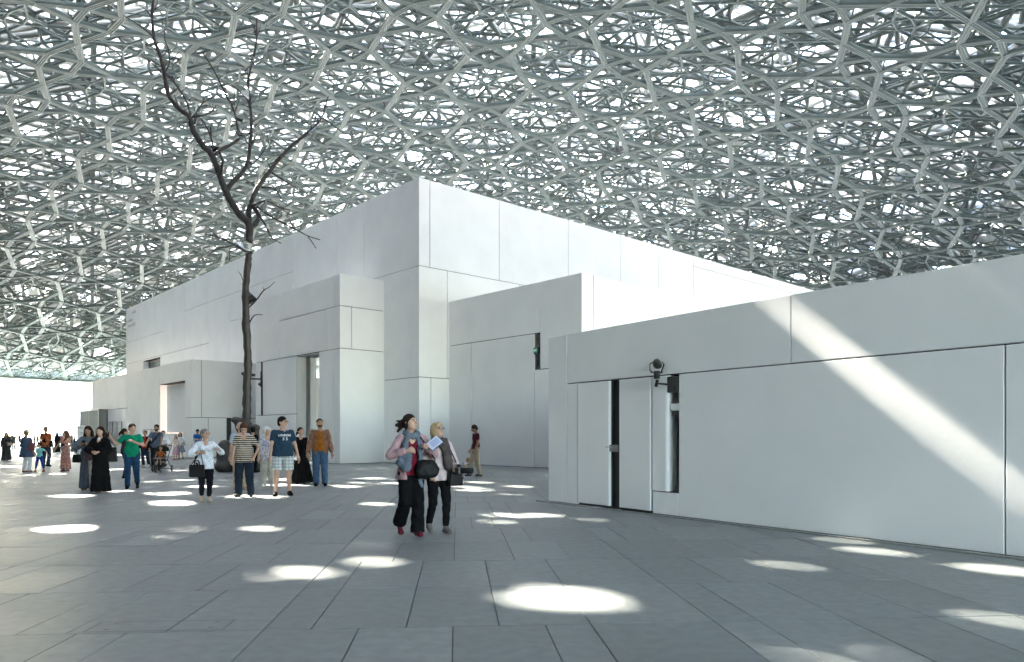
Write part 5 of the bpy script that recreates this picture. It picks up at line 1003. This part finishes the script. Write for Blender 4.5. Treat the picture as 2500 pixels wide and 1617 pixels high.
f = Field(.02); f.ell((0, .22, .86), (.26, .24, .2), .03).ell((0, .08, .82), (.24, .26, .17), .03, sub=True).clip((0, 0, .80), (0, 0, -1)); solid('canopy', f, MC, o); MB().tube([(-.22, -.22, .58), (-.1, -.36, .60), (.1, -.36, .60), (.22, -.22, .58)], .016, 8).build('bumper_bar', M_rub, o, True)
MB().box((0, -.38, .22), (.3, .14, .02), None, .008).build('footrest', M_rub, o); f = Field(.025); f.ell((0, .12, .27), (.19, .2, .1), .02); solid('basket', f, MC, o); tag(o, 'black three-fold stroller with twin front wheels carrying a child', 'stroller')
w0_ = Vector(sp); c_ = Vector((0, .02, .50)); c_.rotate(Matrix.Rotation(R(12), 3, 'Z'))
P['child'] = person('small child in orange T-shirt seated in the stroller', 0, 0, .98, 12, hs=1.42, skin='tan', hair='short', haircol=(.06, .035, .02), pos=tuple(w0_+c_-Vector((0, 0, .9*.98/1.7))), feet=((-.13, -.50, .50), (.13, -.50, .50)), hands=((-.28, -.25, 1.0), (.28, -.25, 1.0)), wear=[('top', (.42, .12, .03), dict(sleeve=.7, hem=.9)), ('trousers', (.3, .28, .25), dict(len=.9, e=.014)), ('shoes', BLK)], vox=.012)
# ------------------------------------------------------------------ fixtures
o = empty('info_lectern', G(820, 1132)); o.rotation_euler = (0, 0, R(20)); MB().prism([(-.13, 0), (.13, 0), (.13, 1.02), (-.13, .82)], -.16, .16, RX(R(90))).build('post', M_steel, o); Mx = RY(R(-37.5)); MB().box((0, 0, .945), (.34, .36, .02), Mx, .006).build('tilted_top', M_steel, o); tag(o, 'stainless steel information lectern standing by the white block corner', 'lectern')
# exit sign in the slot of block C
x0 = CL.s_(1311); zc = CL.z_(1311, 857); a_ = Vector(CL.p(x0, zc, .02)); o = empty('exit_sign', a_, math.atan2(-CL.d[1], -CL.d[0])); MG = mat('exit_green', (.01, .20, .13), .4, emit=((.05, .5, .35), .010)); 
MB().box((0, 0, 0), (.26, .1, .32), None, .01).build('housing', M_black, o); MB().box((-.03, -.056, .02), (.24, .012, .20)).build('sign_face', MG, o)
MB().prism([(-.01, .0), (.05, 0), (.05, .04), (.10, -.015), (.05, -.07), (.05, -.03), (-.01, -.03)], 0, .004, RX(R(90))).build('arrow', M_white, o).location = (-.04, -.063, .035)
MB().prism([(-.09, -.06), (-.06, -.06), (-.045, .0), (-.03, -.05), (-.01, -.05), (-.03, .03), (-.02, .05), (-.05, .075), (-.075, .05), (-.10, .02)], 0, .004, RX(R(90))).build('running_figure', M_white, o).location = (-.03, -.063, .02)
tag(o, 'green lit exit sign with arrow in the black slot', 'exit sign')
# spotlight on the near wall
k_ = 1.05; px = lambda u, v, off=.12: Vector(DW.p(DW.s_(u*k_), DW.z_(u*k_, v*k_), off)); b0 = px(1560, 895, .0); o = empty('wall_spotlight', b0)
L_ = lambda u, v, off=.12: tuple(px(u, v, off)-b0)
mb = MB(); c = (px(1563, 894, -.03)-b0); sx = Vector((dD[0], dD[1], 0)); ny = Vector((nD[0], nD[1], 0)); RM = Matrix((sx, ny, Vector((0, 0, 1)))).transposed(); MB().box(tuple(c), (.24, .06, .28), RM, .004).build('mounting_plate', M_dark, o)
MB().tube([L_(1569, 895, .0), L_(1566, 895, .10), L_(1545, 893, .14)], .018, 10).build('arm', M_black, o, True); MB().tube([L_(1538, 900, .14), L_(1542, 884, .14)], .030, 10).build('joint', M_black, o, True); MB().tube([L_(1540, 882, .14), L_(1540, 868, .14), L_(1540, 864, .14)], [.055, .055, .05], 14).build('gear_box', M_black, o, True)
MB().tube([L_(1530, 868, .14), L_(1524, 862, .14), L_(1524, 848, .14), L_(1529, 844, .14)], .012, 8).build('bracket', M_black, o, True); MB().tube([L_(1550, 867, .14), L_(1557, 848, .14), L_(1552, 843, .14)], .012, 8).build('bracket', M_black, o, True); MB().tube([L_(1526, 867, .14), L_(1553, 867, .14)], .012, 8).build('bracket', M_black, o, True)
hdp = px(1541, 848, .15)-b0; Mh = RM @ RX(R(62)) @ RY(R(14)); MB().lathe([(.02, -.06), (.07, -.045), (.092, .0), (.095, .035), (.088, .04)], tuple(hdp), 20, Mh).build('lamp_head', M_black, o, True); MB().lathe([(.001, .041), (.082, .041), (.082, .044), (.001, .044)], tuple(hdp), 20, Mh).build('lens', mat('lamp_glass', (.10, .11, .11), .1, spec=.9), o)
tag(o, 'black swivelling spotlight bracketed above the slot on the near wall', 'spotlight')
# security camera on block B
b0 = Vector(BL.p(BL.s_(638), BL.z_(638, 915), .02)); o = empty('security_camera', b0); cx = lambda u, v, off: tuple(Vector(BL.p(BL.s_(u), BL.z_(u, v), off))-b0)
MB().tube([cx(638, 907, .0), cx(638, 945, .0)], .055, 8).build('back_plate', M_black, o, True); MB().tube([cx(637, 926, .03), cx(633, 926, .35), cx(629, 926, .5), cx(629, 918, .5)], .045, 8).build('arm', M_black, o, True); MB().tube([cx(622, 914, .75), cx(626, 916, .62), cx(634, 917, .3)], [.10, .11, .08], 12).build('camera_housing', M_black, o, True); MB().tube([cx(638, 937, .06), cx(637, 941, .1)], .09, 10).build('sensor', M_black, o, True)
tag(o, 'black security camera on the slot of the window block', 'camera')
# totem, posters, benches near the glass lobby
p = G(199, 1108); o = empty('sign_totem', p, R(0)); hgt = at(0, 1039, p.y).z; MB().box((0, 0, hgt/2), (.62, .12, hgt)).build('panel', M_white, o)
mb = MB(); mb.box((-.21, -.062, hgt-.18), (.10, .004, .12)); mb.build('emblem', M_ink, o); mb = MB()
for z, w_ in ((.13, .30), (.22, .26), (.55, .2), (.66, .3), (.95, .22), (1.05, .26), (1.35, .24)): mb.box((.0+w_*.2, -.062, hgt-z), (w_, .004, .035))
mb.build('lettering', mat('grey_lettering', (.25, .26, .28), .7), o); tag(o, 'white information totem with black emblem and grey text lines', 'sign')
for n, u in enumerate((272, 283, 294)):
    s0 = AL.s_(u+4.6); s1 = AL.s_(u-4.6); z0, z1 = AL.z_(u, 1083), AL.z_(u, 1030); o = empty('poster_frame', AL.p((s0+s1)/2, z0, .06)); of = Vector(o.location)
    mb = MB(); AL.box(mb, s0, s1, z0, z1, .01, .08); a = mb.build('frame', M_grey, o); mb = MB(); AL.box(mb, s0+.05, s1-.05, z0+.05, z1-.05, .081, .088); b = mb.build('poster', mat('poster_print', (.55, .58, .60), .12, var=.25, vscale=2.5), o)
    mb = MB(); rr = random.Random(n)
    for k in range(5): q_ = s0+.1+(s1-s0-.2)*k/5; AL.box(mb, q_, q_+(s1-s0-.2)/6, z0+.1, z0+.1+rr.uniform(.2, .9), .089, .092)
    c = mb.build('printed_skyline', mat('poster_dark', (.15, .16, .17), .4), o)
    for m_ in (a, b, c): m_.data.transform(Matrix.Translation(-of))
    tag(o, ('tall pale glossy poster nearest the glass lobby', 'middle one of three tall pale glossy posters', 'tall pale glossy poster farthest from the glass lobby')[n], 'poster', 'posters on the low block')
for u, v, w_, d_, h_, lb in ((186, 1090, 1.5, .5, .42, 'far white bench with a seated figure'), (190, 1104, 1.0, .6, .40, 'nearer white stone bench left of the robed women')):
    o = empty('stone_bench', G(u, v), R(8)); MB().box((0, 0, h_-.05), (w_, d_, .1), None, .012).build('seat', M_white, o)
    for x in (-w_*.38, w_*.38): MB().box((x, 0, (h_-.1)/2), (.16, d_*.8, h_-.1)).build('leg', M_grey, o)
    tag(o, lb, 'bench')
pb = G(185, 1089.5); s_o = P['seated']['o']; s_o.location = (pb.x-.2, pb.y+.05, .42-.80*1.45/1.7)
